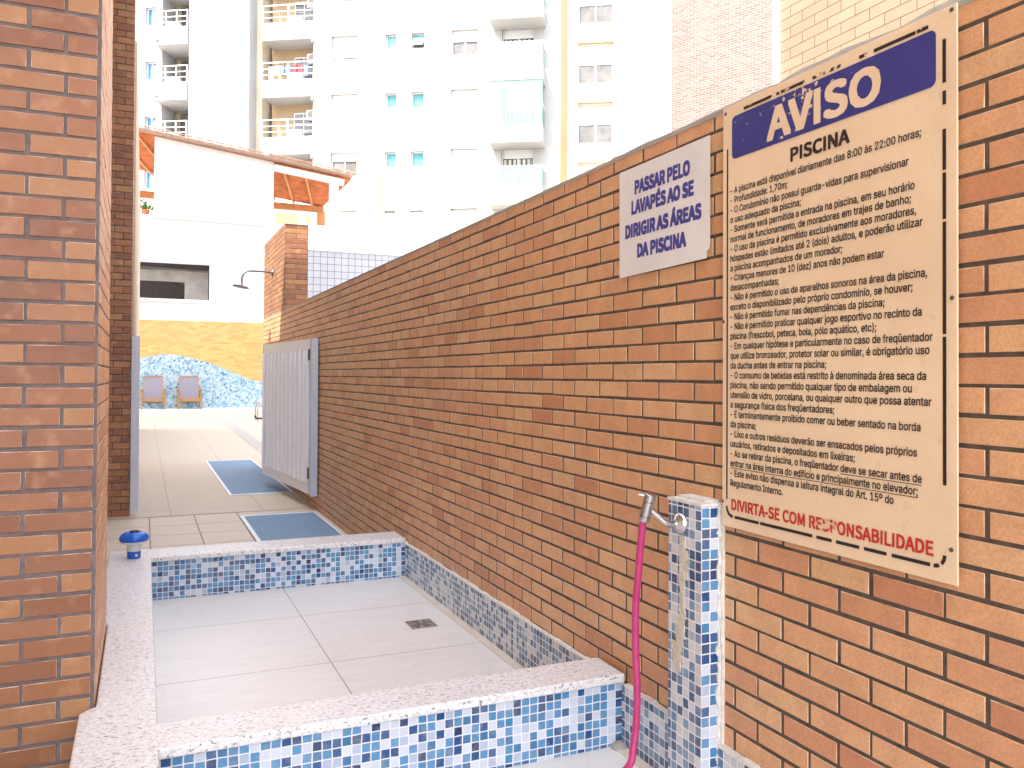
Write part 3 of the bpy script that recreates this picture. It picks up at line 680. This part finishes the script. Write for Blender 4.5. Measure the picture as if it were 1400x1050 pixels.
meas(1000, 697.8, 1276.7, 760, 'DIVIRTA-SE COM RESPONSABILIDADE', .036, RED, .012, XS - .0006, 'red_lettering', za_)
# broken black border
lb_, rb_ = sp_(994, 500).y, sp_(1291.5, 500).y; tb_, bb_ = ztop - .029, zbot + .036
WORN = ink('worn_border_ink', (.020, .012, .012), .70, (XS, (lb_ + rb_) / 2, tb_), .40, .22, 34)
hw = .0045; mb = MB()
for a, b in ((.04, .985),): mb.box(XS - .0006, XS, lb_ - hw * .8, lb_ + hw * .5, bb_ + (tb_ - bb_) * a, bb_ + (tb_ - bb_) * (b - .07))
mb.build('border_line', WORN, ns); mb = MB()
for a, b in ((.15, .42), (.425, .63), (.635, .72), (.725, .80), (.845, .87), (.885, .965)): mb.box(XS - .0006, XS, rb_ - hw, rb_ + hw, bb_ + (tb_ - bb_) * a, bb_ + (tb_ - bb_) * b)
mb.build('border_line', WORN, ns); mb = MB()
for a, b in ((.10, .26), (.285, .43), (.47, .60), (.68, .71), (.74, .90), (.905, .945)): mb.box(XS - .0006, XS, lb_ + (rb_ - lb_) * a, lb_ + (rb_ - lb_) * b, tb_ - hw, tb_ + hw)
mb.build('border_line', WORN, ns); mb = MB()
for a, b in ((.05, .19), (.20, .47), (.49, .56), (.58, .68), (.70, .79), (.81, .95)): mb.box(XS - .0006, XS, lb_ + (rb_ - lb_) * a, lb_ + (rb_ - lb_) * b, bb_ - hw, bb_ + hw)
r_ = .03
for cy, cz, a0 in ((lb_ - r_, bb_ + r_, 180), (rb_ + r_, bb_ + r_, 270)):
    mb.build('border_line', WORN, ns); mb = MB()
    for k in range(6):
        if a0 == 270 and k in (2,): continue
        a, b = R_(a0 + 15 * k), R_(a0 + 15 * k + 14)
        q_ = [(XS - .0006, cy - math.cos(x) * rd, cz + math.sin(x) * rd) for x, rd in ((a, r_ - hw), (b, r_ - hw), (b, r_ + hw), (a, r_ + hw))]
        mb.prism(q_, (.0006, 0, 0))
mb.build('border_line', WORN, ns)

# ------------------------------------------------------------------ laminated foot bath sign
XQ = XW - .013
ps = thing('paper_sign', (XQ, 2.6, 2.1), 'white laminated sheet with four lines of blue capitals, left of the big notice', 'sign')
def sq(u, v): return onX(u, v, XQ)
tl, tr, br2, bl2 = sq(847, 237), sq(970.5, 184.5), sq(966, 353), sq(847, 380.5)
br1 = sq(970.5, 333)
ring = [tl, tr, br1, sq(969.5, 340), sq(966, 343.5), br2, bl2]
ring = [(XQ, q_.y, q_.z) for q_ in ring]
mb = MB(); mb.prism(ring, (.0012, 0, 0)); mb.build('sheet', M['paper'], ps)
INKP = ink('violet_blue_ink', (.050, .050, .26), .80); 
for body, u0, v0, u1, v1 in (('PASSAR PELO', 867.8, 266.4, 943.6, 239), ('LAVAPÉS AO SE', 863.4, 297, 948.8, 264), ('DIRIGIR AS ÁREAS', 855, 328.6, 959.3, 297.5), ('DA PISCINA', 871.3, 353.3, 938.3, 336.5)):
    a, b = sq(u0, v0), sq(u1, v1)
    wall_text('sign_lettering', body, a.y, b.y, (a.z + b.z) / 2, .055, INKP, ps, XQ - .0006, .023, 'caps')

# ------------------------------------------------------------------ pavilion with the mural
YM = 29.1
def pm(u, v, d=0.0): q_ = onY(u, v, YM + d); return (q_.x, YM + d, q_.z)
pv = thing('pavilion', (3, YM + 3, .37), 'white pavilion behind the pool with tiled roof, orange tiled base and blue mosaic wave', 'pavilion')
zo = pm(195, 437)[2]; z_sill = pm(374, 306)[2]; zr0, zr1 = pm(195, 178), pm(480, 241); sl_ = (zr1[2] - zr0[2]) / (zr1[0] - zr0[0])
def zroof(x): return zr0[2] + (x - zr0[0]) * sl_
xl, x_up, x_r = -4.0, pm(374, 260)[0], 9.0
wx0, wx1, wz0, wz1 = pm(150, 400)[0], pm(287, 400)[0], pm(240, 409)[2], pm(240, 359)[2]
xg = pm(211, 250)[0]; zg0 = pm(200, 292)[2]
mb = MB()
mb.box(xl, x_r, YM, YM + .3, .30, wz0); mb.box(wx1, x_r, YM, YM + .3, wz0, wz1); mb.box(xl, wx0, YM, YM + .3, wz0, wz1); mb.box(xl, x_r, YM, YM + .3, wz1, z_sill)
mb.prism([(xg, YM, z_sill), (x_up, YM, z_sill), (x_up, YM, zroof(x_up) - .1), (xg, YM, zroof(xg) - .1)], (0, .3, 0)); mb.build('front_wall', M['white_paint'], pv)
mb = MB(); mb.box(xg - .1, x_r, YM - .09, YM, z_sill - .10, z_sill - .02); mb.box(wx0, wx1 + .1, YM - .07, YM, wz0 - .10, wz0); mb.build('sill', M['white_paint'], pv)
mb = MB(); mb.box(xl, x_r, YM - .03, YM - .002, .36, zo); mb.build('orange_tile_band', M['orange_tile'], pv)
crv = [(150, 520), (185, 494), (206, 487), (228, 484), (250, 487), (268, 491), (291, 498), (320, 510), (340, 518), (357, 522), (400, 532), (440, 540)]
fine = []
for i in range(len(crv) - 1):
    q0_, q1_, q2_, q3_ = [Vector((*crv[max(0, min(len(crv) - 1, i + k))], 0)) for k in (-1, 0, 1, 2)]
    for k in range(5):
        t_ = k / 5; v_ = .5 * ((2 * q1_) + (q2_ - q0_) * t_ + (2 * q0_ - 5 * q1_ + 4 * q2_ - q3_) * t_ * t_ + (3 * q1_ - q0_ - 3 * q2_ + q3_) * t_ ** 3); fine.append((v_.x, v_.y))
fine.append(crv[-1])
ring = [(pm(u, v)[0], YM - .032, pm(u, v)[2]) for u, v in fine]; ring = ring + [(ring[-1][0], YM - .032, .365), (ring[0][0], YM - .032, .365)]
mb = MB(); mb.prism(ring, (0, -.02, 0)); mb.build('mosaic_wave', M['mural'], pv)
# room behind the strip window
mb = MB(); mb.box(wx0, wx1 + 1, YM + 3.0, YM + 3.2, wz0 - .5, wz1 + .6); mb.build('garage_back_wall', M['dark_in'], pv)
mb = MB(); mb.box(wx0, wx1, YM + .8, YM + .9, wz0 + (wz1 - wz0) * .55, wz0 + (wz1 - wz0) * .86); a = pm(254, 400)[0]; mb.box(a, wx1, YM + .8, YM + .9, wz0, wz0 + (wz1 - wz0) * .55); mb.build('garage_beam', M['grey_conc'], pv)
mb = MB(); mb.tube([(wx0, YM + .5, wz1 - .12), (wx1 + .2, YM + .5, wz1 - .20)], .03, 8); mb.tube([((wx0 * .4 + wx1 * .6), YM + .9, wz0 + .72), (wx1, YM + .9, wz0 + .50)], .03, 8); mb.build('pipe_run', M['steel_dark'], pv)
# roof
ex = pm(480, 241)[0]; DR = 5.2
ra, rb = onY(408, 246, YM), onY(420, 272, YM + DR); RX = rb.x - ra.x; DD = min(0, (rb.z - ra.z) - sl_ * RX)
mb = MB(); th = .075
mb.prism([(xl, YM - .35, zroof(xl)), (ex, YM - .35, zroof(ex)), (ex, YM - .35, zroof(ex) - th), (xl, YM - .35, zroof(xl) - th)], (0, DR + .35, DD)); 
rf = mb.build('roof', plain('weathered_clay_edge', (.44, .29, .22), .8, var=.2), pv)
mb = MB(); x = xl
while x < ex:
    mb.tube([(x, YM - .40, zroof(x) + .03), (x + .15, YM - .40, zroof(x + .15) + .04), (x + .30, YM - .40, zroof(x + .3) + .03)], [.022, .032, .022], 8); x += .32
mb.build('verge_tile', plain('verge_clay', (.46, .27, .19), .8, var=.3), rf)
mb = MB(); y = YM + .1
while y < YM + DR:
    x = x_up - 9
    dz = DD * (y - YM) / DR; pts = [(x_up - 9.0, y, zroof(x_up - 9.0) - th - .02 + dz), (ex, y, zroof(ex) - th - .02 + dz)]
    mb.tube(pts, .085, 8); y += .27
mb.build('roof_tile_underside', M['terracotta'], rf)
mb = MB()
for k in range(2, 14):
    x = ex - .1 - k * .75
    mb.beam((x, YM + .05, zroof(x) - th - .12), (x + RX, YM + DR, zroof(x + RX) - th - .12 + DD), .07, .10)
mb.build('rafter', M['rafter'], pv)
mb = MB(); mb.beam((x_up, YM + .02, zroof(x_up) - .28), (ex - .25, YM + .02, zroof(ex - .25) - .28), .14, .22); mb.build('verge_beam', M['white_paint'], pv)
mb = MB(); mb.beam((x_up - 8, YM + DR - .3, zroof(ex) - .3 + DD), (ex, YM + DR - .3, zroof(ex) - .3 + DD), .2, .25); mb.build('rear_beam', M['rafter'], pv)
c0_, c1_ = pm(452, 270)[0], pm(463, 270)[0]
mb = MB(); mb.box(c0_, c1_, YM + .02, YM + .32, z_sill, zroof(c1_) - .30); mb.build('porch_column', M['white_paint'], pv)
q0 = onY(434, 280, YM + DR - .4); q1 = onY(444, 280, YM + DR - .4)
mb = MB(); mb.box(q0.x, q1.x, YM + DR - .5, YM + DR - .2, .4, zroof(ex) - .43 + DD); mb.build('rear_post', M['rafter'], pv)
mb = MB(); mb.box(x_up - 8, ex + 2, YM + DR + 1.0, YM + DR + 1.2, .4, zroof(ex) - .2 + DD); mb.build('rear_wall', M['white_paint'], pv)
mb = MB(); yy = YM + DR + .98
for u0, u1 in ((377, 409), (416, 425)):
    a, b = onY(u0, 294, yy), onY(u1, 294, yy); mb.box(a.x, b.x, yy, yy + .02, z_sill - .2, onY(400, 292, yy).z)
mb.build('window', M['tower_beige'], pv)
# plant on the sill of the left opening
a = pm(199, 288)
ptp = thing('potted_plant', (a[0], YM + .15, zg0), 'small bright green plant on the sill of the opening at the left end', 'plant')
mb = MB(); rg = random.Random(3)
for k in range(90):
    q_ = Vector((a[0] + rg.gauss(0, .16), YM + .15 + rg.gauss(0, .08), z_sill + .16 + abs(rg.gauss(0, .12)))); d = Vector((rg.uniform(-1, 1), rg.uniform(-1, 1), rg.uniform(-.3, 1))).normalized() * .10; e = d.cross(Vector((rg.random(), rg.random(), rg.random()))).normalized() * .035
    mb.quad(q_, q_ + d * .5 + e, q_ + d, q_ + d * .5 - e)
mb.build('leaves', M['leaf'], ptp)
mb = MB(); mb.lathe((a[0], YM + .15, z_sill - .02), [(.09, 0), (.13, .18), (.12, .19)], 14); mb.build('pot', M['terracotta'], ptp)

# ------------------------------------------------------------------ sling chairs in front of the mural
def make_chair(x0, label):
    t_ = thing('deck_chair', (0, 0, 0), label, 'chair', 'wooden deck chairs in front of the mural')
    y0 = 28.15; z0 = .371; W = .66
    for sx in (-W / 2, W / 2):
        mb = MB(); mb.beam((sx, y0, z0), (sx, y0, z0 + .60), .055, .055); mb.build('leg', M['wood'], t_)
        mb = MB(); mb.beam((sx, y0 + .70, z0), (sx, y0 + .55, z0 + .60), .05, .055); mb.build('leg', M['wood'], t_)
        mb = MB(); mb.beam((sx, y0 - .06, z0 + .61), (sx, y0 + .68, z0 + .60), .075, .028); mb.build('armrest', M['wood'], t_)
    mb = MB(); mb.beam((-W / 2, y0 + .02, z0 + .30), (W / 2, y0 + .02, z0 + .30), .04, .11); mb.beam((-W / 2, y0 + .55, z0 + .22), (W / 2, y0 + .55, z0 + .22), .04, .06)
    for sx in (-W / 2 + .05, W / 2 - .05): mb.beam((sx, y0, z0 + .32), (sx, y0 + .56, z0 + .25), .035, .06)
    mb.build('seat_frame', M['wood'], t_)
    mb = MB(); mb.prism([(-W / 2 + .06, y0 + .03, z0 + .345), (W / 2 - .06, y0 + .03, z0 + .345), (W / 2 - .06, y0 + .54, z0 + .275), (-W / 2 + .06, y0 + .54, z0 + .275)], (0, 0, .012)); mb.build('seat', M['sling'], t_)
    b0, b1 = Vector((0, y0 + .50, z0 + .26)), Vector((0, y0 + .80, z0 + 1.02)); mb = MB()
    for sx in (-W / 2 + .05, W / 2 - .05): mb.beam(b0 + Vector((sx, 0, 0)), b1 + Vector((sx, 0, 0)), .04, .035)
    mb.beam(b1 + Vector((-W / 2 + .05, 0, 0)), b1 + Vector((W / 2 - .05, 0, 0)), .035, .04); mb.build('backrest_frame', M['wood'], t_)
    mb = MB(); h = W / 2 - .075; mb.prism([b0 + Vector((-h, -.01, .02)), b0 + Vector((h, -.01, .02)), b1 + Vector((h, -.01, -.02)), b1 + Vector((-h, -.01, -.02))], (0, .012, .004)); mb.build('backrest', M['sling'], t_)
    t_.location.x = x0; return t_
x_a, x_b = onY(209.5, 545, 28.2).x, onY(259.5, 545, 28.2).x
ch = make_chair(x_a, 'left of the two wooden deck chairs standing before the blue mosaic wave')
c2 = ch.copy(); COL.objects.link(c2); c2.location.x = x_b; c2['label'] = 'right of the two wooden deck chairs, nearer the end of the brick wall'
for k_ in list(ch.children):
    d = k_.copy(); COL.objects.link(d); d.parent = c2

# ------------------------------------------------------------------ grey tiled block behind the wall
YG = 24.0
gb = thing('tiled_wall', (8, YG + 1, 0), 'low grey square tiled wall with white band on top, seen over the brick wall', 'wall')
def pg_(u, v): q_ = onY(u, v, YG); return (q_.x, YG, q_.z)
gx0, gx1 = pg_(409, 330)[0], pg_(760, 330)[0]
zt_, zm_ = pg_(500, 317)[2], pg_(470, 345)[2]
mb = MB(); mb.box(gx0, gx1, YG, YG + .3, .0, zm_); mb.build('tile_face', M['grey_tile'], gb)
mb = MB(); mb.box(gx0, gx1, YG - .04, YG + .3, zm_ + .001, zt_); mb.build('white_band', M['white_paint'], gb)
mb = MB(); mb.box(gx0, gx1, YG - .09, YG + .33, zt_ + .001, zt_ + .07); mb.build('coping', M['edge_white'], gb)

# ------------------------------------------------------------------ beige brick building on the right and the pink one
bb = thing('beige_building', (8, 1, 0), 'beige brick tiled building rising close behind the wall, above the big notice', 'building')
ye = onX(1062, 60, 3.9).y
mb = MB(); mb.box(3.9, 9, -8, ye, -.01, 16); mb.build('tiled_wall_face', M['beige_brick'], bb)
mb = MB(); mb.box(3.88, 3.9, ye - .03, ye + .015, -.01, 16); mb.build('corner_trim', M['white_paint'], bb)
dpt = 22.0
def cdepth(u, v, d): return CAM + ray(u, v) * d
pa = cdepth(918, 200, 27.0); pb = pa + (RW @ Vector((math.sin(R_(50)), 0, -math.cos(R_(50))))) * 16
ang = math.atan2(pb.y - pa.y, pb.x - pa.x)
pk = thing('pink_building', (pa.x, pa.y, 0), 'tall building face clad in small pinkish tiles, between the white tower and beige building', 'building', rz=ang); pk['_local'] = 1
mb = MB(); mb.box(0, 16, 0, 8, -.01, 24); mb.build('tiled_wall_face', M['pink_tile'], pk)
mb = MB(); mb.box(-.05, 0.0, -.03, 8.03, -.01, 24); mb.build('corner_trim', M['white_paint'], pk)

# ------------------------------------------------------------------ white apartment tower
TD = 42.0; to = cdepth(560, 511, TD); ta = math.atan2(right.y, right.x) - R_(7.9)
tw = thing('apartment_tower', (to.x, to.y, 0), 'tall white apartment tower filling the background, with balconies and shuttered windows', 'building', rz=ta); tw['_local'] = 1
ux, uy = Vector((math.cos(ta), math.sin(ta), 0)), Vector((-math.sin(ta), math.cos(ta), 0)); O = Vector((to.x, to.y, 0))
def fc(u, v, d=0.0):
    r = ray(u, v); c_ = CAM - O; a = uy.dot(c_); b = uy.dot(r); t_ = (d - a) / b; p_ = c_ + r * t_; return p_.dot(ux), p_.z
def fx(u, d=0.0): return fc(u, 130, d)[0]
def fz(v, u, d=0.0): return fc(u, v, d)[1]
PIT = 3.0
ZB, ZTOP = -.01, 26.0
def wall(mb, x0, x1, z0, z1, d, holes=(), dep=.28, back=.5):
    """front wall at local y=d with openings (x0,x1,z0,z1) cut through"""
    xs = sorted({x0, x1, *[h[0] for h in holes], *[h[1] for h in holes]}); zs_ = sorted({z0, z1, *[h[2] for h in holes], *[h[3] for h in holes]})
    xs = [x for x in xs if x0 <= x <= x1]; zs_ = [z for z in zs_ if z0 <= z <= z1]
    for i in range(len(xs) - 1):
        for j in range(len(zs_) - 1):
            cx, cz = (xs[i] + xs[i + 1]) / 2, (zs_[j] + zs_[j + 1]) / 2
            if any(h[0] < cx < h[1] and h[2] < cz < h[3] for h in holes): continue
            mb.quad((xs[i], d, zs_[j]), (xs[i + 1], d, zs_[j]), (xs[i + 1], d, zs_[j + 1]), (xs[i], d, zs_[j + 1]))
    for a, b, c_, e in holes:
        mb.quad((a, d, c_), (a, d + dep, c_), (a, d + dep, e), (a, d, e)); mb.quad((b, d + dep, c_), (b, d, c_), (b, d, e), (b, d + dep, e))
        mb.quad((a, d, c_), (b, d, c_), (b, d + dep, c_), (a, d + dep, c_)); mb.quad((a, d + dep, e), (b, d + dep, e), (b, d, e), (a, d, e))
    mb.quad((x0, d, z0), (x0, d, z1), (x0, d + 2.4, z1), (x0, d + 2.4, z0)); mb.quad((x1, d, z0), (x1, d + 2.4, z0), (x1, d + 2.4, z1), (x1, d, z1))
def rows(v, u, d=0.0): z = fz(v, u, d); return [z + PIT * k for k in range(-3, 3)]
WIN = []                                               # (x0,x1,z0,z1,d,kind)
mbW = MB()
# strip A: projecting plain block, strip B, C, D with windows
wall(mbW, fx(258), fx(340), ZB, ZTOP, 0)
def strip(u0, u1, wins, d=0.0):
    holes = []
    for (a, b, vt_, vb_, kind) in wins:
        uu = (a + b) / 2; h = fz(vt_, uu, d) - fz(vb_, uu, d)
        for k in range(-2, 3):
            z1 = fz(vt_, uu, d) + PIT * k
            if z1 - h < 3.3: continue
            kk = kind[k + 2] if isinstance(kind, (list, tuple)) else kind
            holes.append((fx(a, d), fx(b, d), z1 - h, z1)); WIN.append((fx(a, d), fx(b, d), z1 - h, z1, d, kk))
    wall(mbW, fx(u0, d), fx(u1, d), ZB, ZTOP, d, holes)
strip(428, 520.5, [(452.5, 488.5, 128.5, 161, ['open', 'open', 'shut', 'shut_low', 'shut_low'])])
strip(524.5, 611, [(526.5, 542, 127, 147.5, 'glass'), (562, 579.5, 125.5, 146.5, ['glass', 'glass', 'glass', 'tilt', 'glass'])])
strip(614.5, 766, [(616.5, 653, 121.5, 155, ['open', 'shut', 'shut', 'half', 'half']), (686, 730, 121, 165, 'door')])
# beige recess at right with stacked windows
dR = .6
holes = []
for k in range(-2, 3):
    z1 = fz(140, 814, dR) + PIT * k; h = fz(140, 814, dR) - fz(195, 814, dR)
    if z1 - h > 3.3: holes.append((fx(790, dR), fx(838, dR), z1 - h, z1)); WIN.append((fx(790, dR), fx(838, dR), z1 - h, z1, dR, 'wide'))
mbB = MB(); wall(mbB, fx(776, dR), fx(846, dR), ZB, ZTOP, dR, holes); mbB.quad((fx(766, 0), 0, ZB), (fx(776, dR), dR, ZB), (fx(776, dR), dR, ZTOP), (fx(766, 0), 0, ZTOP)); mbB.build('beige_wall', M['tower_beige'], tw)
wall(mbW, fx(842, -.1), fx(884, -.1), ZB, ZTOP, -.1); wall(mbW, fx(884.5, -.3), fx(945, -.3), ZB, ZTOP, -.3)
# left wing
dL = 1.4; holes = []
for k in range(-2, 3):
    z1 = fz(84, 206, dL) + PIT * k; h = 1.0
    holes.append((fx(198, dL), fx(213, dL), z1 - h, z1)); WIN.append((fx(198, dL), fx(213, dL), z1 - h, z1, dL, 'blue'))
zf0 = fz(118, 238, dL)
for k in range(-2, 3): holes.append((fx(221, dL), fx(259, dL), zf0 + PIT * k, zf0 + PIT * k + 2.05))
wall(mbW, fx(120, dL), fx(262, dL), ZB, ZTOP, dL, holes, dep=1.3)
mbW.build('front_wall', M['tower_white'], tw)
mb = MB(); mb.box(fx(100, dL), fx(850), dL + 1.6, 12, ZB, ZTOP); mb.box(fx(850), fx(945), .6, 12, ZB, ZTOP); mb.build('rear_mass', M['tower_cream'], tw)
mb = MB(); mb.box(fx(340, .9), fx(358, .9), .9, 3, ZB, ZTOP); mb.build('recess_wall', M['tower_cream'], tw)
mb = MB(); mb.box(fx(521, .05), fx(524, .05), .06, .3, ZB, ZTOP); mb.box(fx(611.5, .05), fx(614, .05), .06, .3, ZB, ZTOP); mb.build('recessed_joint', M['pipe'], tw)
# stone base course
mb = MB(); zst = fz(291, 560, -.05); mb.box(fx(464, -.05), fx(670, -.05), -.06, -.003, ZB, zst); mb.build('stone_base', M['stone'], tw)
# windows
for (x0, x1, z0, z1, d, kind) in WIN:
    y = d + .22; fr = MB(); f_ = .05
    fr.box(x0, x1, y - .02, y + .02, z0, z0 + f_); fr.box(x0, x1, y - .02, y + .02, z1 - f_, z1); fr.box(x0, x0 + f_, y - .02, y + .02, z0 + f_, z1 - f_); fr.box(x1 - f_, x1, y - .02, y + .02, z0 + f_, z1 - f_)
    xm = (x0 + x1) / 2; zm = (z0 + z1) / 2
    if kind in ('open', 'half', 'wide', 'door', 'blue'): fr.box(xm - .03, xm + .03, y - .02, y + .02, z0 + f_, z1 - f_)
    if kind == 'wide': fr.box(x0 + f_, x1 - f_, y - .02, y + .02, zm - .05, zm + .05)
    wo_ = fr.build('window', M['white_paint'], tw)
    gm = {'glass': 'win_glass', 'tilt': 'win_glass', 'blue': 'win_blue', 'wide': 'win_dark'}.get(kind, 'win_dark')
    p_ = MB()
    if kind == 'wide' : p_.box(x0 + f_, x1 - f_, y + .022, y + .034, z0 + f_, zm)
    elif kind == 'tilt': p_.prism([(x0 + f_, y - .02, z1 - f_), (x1 - f_, y - .02, z1 - f_), (x1 - f_, y - .30, z0 + f_ + .1), (x0 + f_, y - .30, z0 + f_ + .1)], (0, .02, 0))
    else: p_.box(x0 + f_, x1 - f_, y + .022, y + .034, z0 + f_, z1 - f_)
    par(p_.build('pane', M[gm]), wo_); p_ = None
    if kind == 'wide':
        p_ = MB(); p_.box(x0 + f_, x1 - f_, y + .022, y + .034, zm + .001, z1 - f_); par(p_.build('blind', M['curtain']), wo_)
    if kind in ('shut', 'shut_low', 'half', 'open', 'door'):
        zc = {'shut': z0 + .02, 'shut_low': z0 + .14, 'half': z0 + (z1 - z0) * .55, 'open': z0 + (z1 - z0) * .66, 'door': z0 + (z1 - z0) * .72}[kind]
        p_ = MB(); p_.box(x0 + .02, x1 - .02, y - .05, y - .022, zc, z1 - .01); par(p_.build('roller_shutter', M['shutter']), wo_)
    if kind == 'door':
        p_ = MB(); 
        for i in range(6): p_.box(x0 + .1 + i * (x1 - x0 - .2) / 6, x0 + .1 + (i + .55) * (x1 - x0 - .2) / 6, y + .005, y + .018, z0 + .05, z0 + (z1 - z0) * .7)
        par(p_.build('curtain', M['curtain']), wo_)
# recessed balconies of the middle column
dB = .25; xb0, xb1 = fx(357.5, dB), fx(428.5, dB)
bk = MB(); bk.box(xb0 - .1, xb1 + .3, 1.75, 1.95, ZB, ZTOP); bk.build('balcony_rear_wall', M['tower_beige'], tw)
z_par0, z_par1 = fz(132, 400, dB), fz(109.5, 400, dB)
rg = random.Random(17)
def ac_unit(parent, x, y, z):
    m_ = MB(); m_.box(x, x + .75, y, y + .28, z, z + .52); a_ = m_.build('air_conditioner', M['white_plastic'], parent, bevel=.02)
    m_ = MB(); m_.lathe((x + .28, y - .001, z + .26), [(.2, 0), (.19, .012), (.03, .014)], 16, (0, -1, 0)); par(m_.build('fan_grille', M['grey_conc']), a_)
for k in range(-2, 3):
    za, zb2 = z_par0 + PIT * k, z_par1 + PIT * k
    if za < 3.5: continue
    m_ = MB(); m_.box(xb0, xb1, dB, dB + .12, za, zb2); m_.box(xb0, xb1, dB + .12, 1.75, za + .05, za + .25); bo = m_.build('balcony', M['tower_white'], tw)
    m_ = MB(); zt2 = zb2 + .98
    for h in (.05, .35, .65, .98): m_.beam((xb0, dB + .06, zb2 + h), (xb1, dB + .06, zb2 + h), .03, .05 if h > .9 else .03)
    for i in range(3): x = xb0 + (xb1 - xb0) * i / 2; m_.beam((x, dB + .06, zb2), (x, dB + .06, zt2), .05, .05)
    par(m_.build('railing', M['white_paint']), bo)
    m_ = MB(); wx_ = xb0 + (xb1 - xb0) * .42
    m_.box(wx_, xb1 - .05, 1.70, 1.74, zb2 + .15, zb2 + 1.75); wdo = m_.build('window', M['white_paint'], tw)
    m_ = MB()
    for i in range(3):
        for j in range(3):
            cw, chh = (xb1 - .1 - wx_) / 3, 1.5 / 3; m_.box(wx_ + .06 + i * cw, wx_ + cw * (i + 1) - .02, 1.66, 1.69, zb2 + .2 + j * chh, zb2 + .15 + (j + 1) * chh)
    par(m_.build('pane', M['win_dark']), wdo)
    ac_unit(tw, xb1 - 1.55, dB + .4, zb2 + .02); ac_unit(tw, xb1 - .80, 1.3, zb2 + 1.25)
    m_ = MB(); m_.box(xb1 + .02, xb1 + .12, -.14, -.01, za - .35, za - .1); m_.build('wall_lamp', M['grey_conc'], tw)
    if k == 0 or k == 2:
        for i in range(7):
            x = xb0 + .1 + i * .33; m_ = MB(); hh_ = rg.uniform(.4, .9); m_.box(x, x + rg.uniform(.2, .3), .75 + rg.uniform(0, .15), .78 + .16, zb2 + 1.0 - hh_, zb2 + 1.0); m_.build('hung_laundry', M[rg.choice(['cloth_b', 'cloth_r', 'curtain', 'cloth_b'])], tw)
# left wing balconies
for k in range(-2, 3):
    zf = zf0 + PIT * k; x0, x1 = fx(217, dL), fx(262, dL)
    if zf < 4: continue
    m_ = MB(); m_.box(x0, x1, dL - .5, dL - .002, zf - .9, zf); bo = m_.build('balcony', M['tower_white'], tw)
    m_ = MB()
    for h in (.05, .33, .62, .95): m_.beam((x0, dL - .45, zf + h), (x1, dL - .45, zf + h), .03, .045 if h > .9 else .03)
    for i in range(4): x = x0 + .03 + (x1 - x0 - .06) * i / 3; m_.beam((x, dL - .45, zf), (x, dL - .45, zf + .95), .045, .045)
    par(m_.build('railing', M['white_paint']), bo)
    ac_unit(tw, x0 + .3, dL + .2, zf + .03)
    m_ = MB(); m_.box(x0 + .55, x1 - .1, dL + 1.28, dL + 1.32, zf + .1, zf + 1.9); m_.build('window', M['win_dark'], tw)
    m_ = MB(); m_.lathe((x0 + .15, dL - .52, zf - .6), [(.12, 0), (.12, .1), (.05, .12)], 12, (0, -1, 0)); m_.build('wall_lamp', M['grey_conc'], tw)
# projecting glass balconies on the right
gx0_, gx1_ = fx(668, -1.3), fx(742, -1.3)
zs1, zs0 = fz(86.5, 700, -1.3), fz(109, 700, -1.3)
for k in range(-2, 3):
    z0, z1 = zs0 + PIT * k, zs1 + PIT * k
    if z0 < 3.4: continue
    m_ = MB(); m_.box(gx0_, gx1_, -1.3, -.002, z0, z1); bo = m_.build('balcony', M['tower_white'], tw)
    hgt = 1.05
    m_ = MB(); m_.box(gx0_ + .03, gx1_ - .03, -1.27, -1.25, z1 + .02, z1 + hgt - .06); m_.box(gx0_ + .03, gx0_ + .05, -1.24, -.02, z1 + .02, z1 + hgt - .06); m_.box(gx1_ - .05, gx1_ - .03, -1.24, -.02, z1 + .02, z1 + hgt - .06)
    par(m_.build('glass_panel', M['glass']), bo)
    m_ = MB(); m_.box(gx0_, gx1_, -1.29, -1.23, z1 + hgt - .06, z1 + hgt); m_.box(gx0_, gx0_ + .06, -1.23, -.02, z1 + hgt - .06, z1 + hgt); m_.box(gx1_ - .06, gx1_, -1.23, -.02, z1 + hgt - .06, z1 + hgt)
    xm = (gx0_ + gx1_) / 2; m_.box(xm - .02, xm + .02, -1.29, -1.24, z1, z1 + hgt - .06); par(m_.build('railing', M['white_paint']), bo)
    if k == -1:                                        # the glazed-in balcony
        m_ = MB(); m_.box(gx0_ + .02, gx1_ - .02, -1.26, -1.245, z1 + hgt, z1 + PIT - (z1 - z0) - .02); par(m_.build('upper_glazing', M['glass']), bo)
        m_ = MB(); m_.box(gx0_ + .9, gx1_ - .1, -1.0, -.97, z1 + .8, z1 + PIT - (z1 - z0) - .1); par(m_.build('blind', M['curtain']), bo)
    if k == -2:
        m_ = MB(); m_.box(xm - .5, xm + .2, -1.0, -.95, z1 + .1, z1 + .85); par(m_.build('hung_laundry', plain('green_cloth', (.35, .50, .12), .9)), bo)
for zz in [fz(31, 562) + PIT * k for k in (-2, -1, 0)]:
    m_ = MB(); m_.box(fx(560), fx(564), -.06, -.003, zz - .1, zz + .08); m_.build('wall_vent', M['grey_conc'], tw)

for o in bpy.data.objects:
    if '_local' in o: del o['_local']
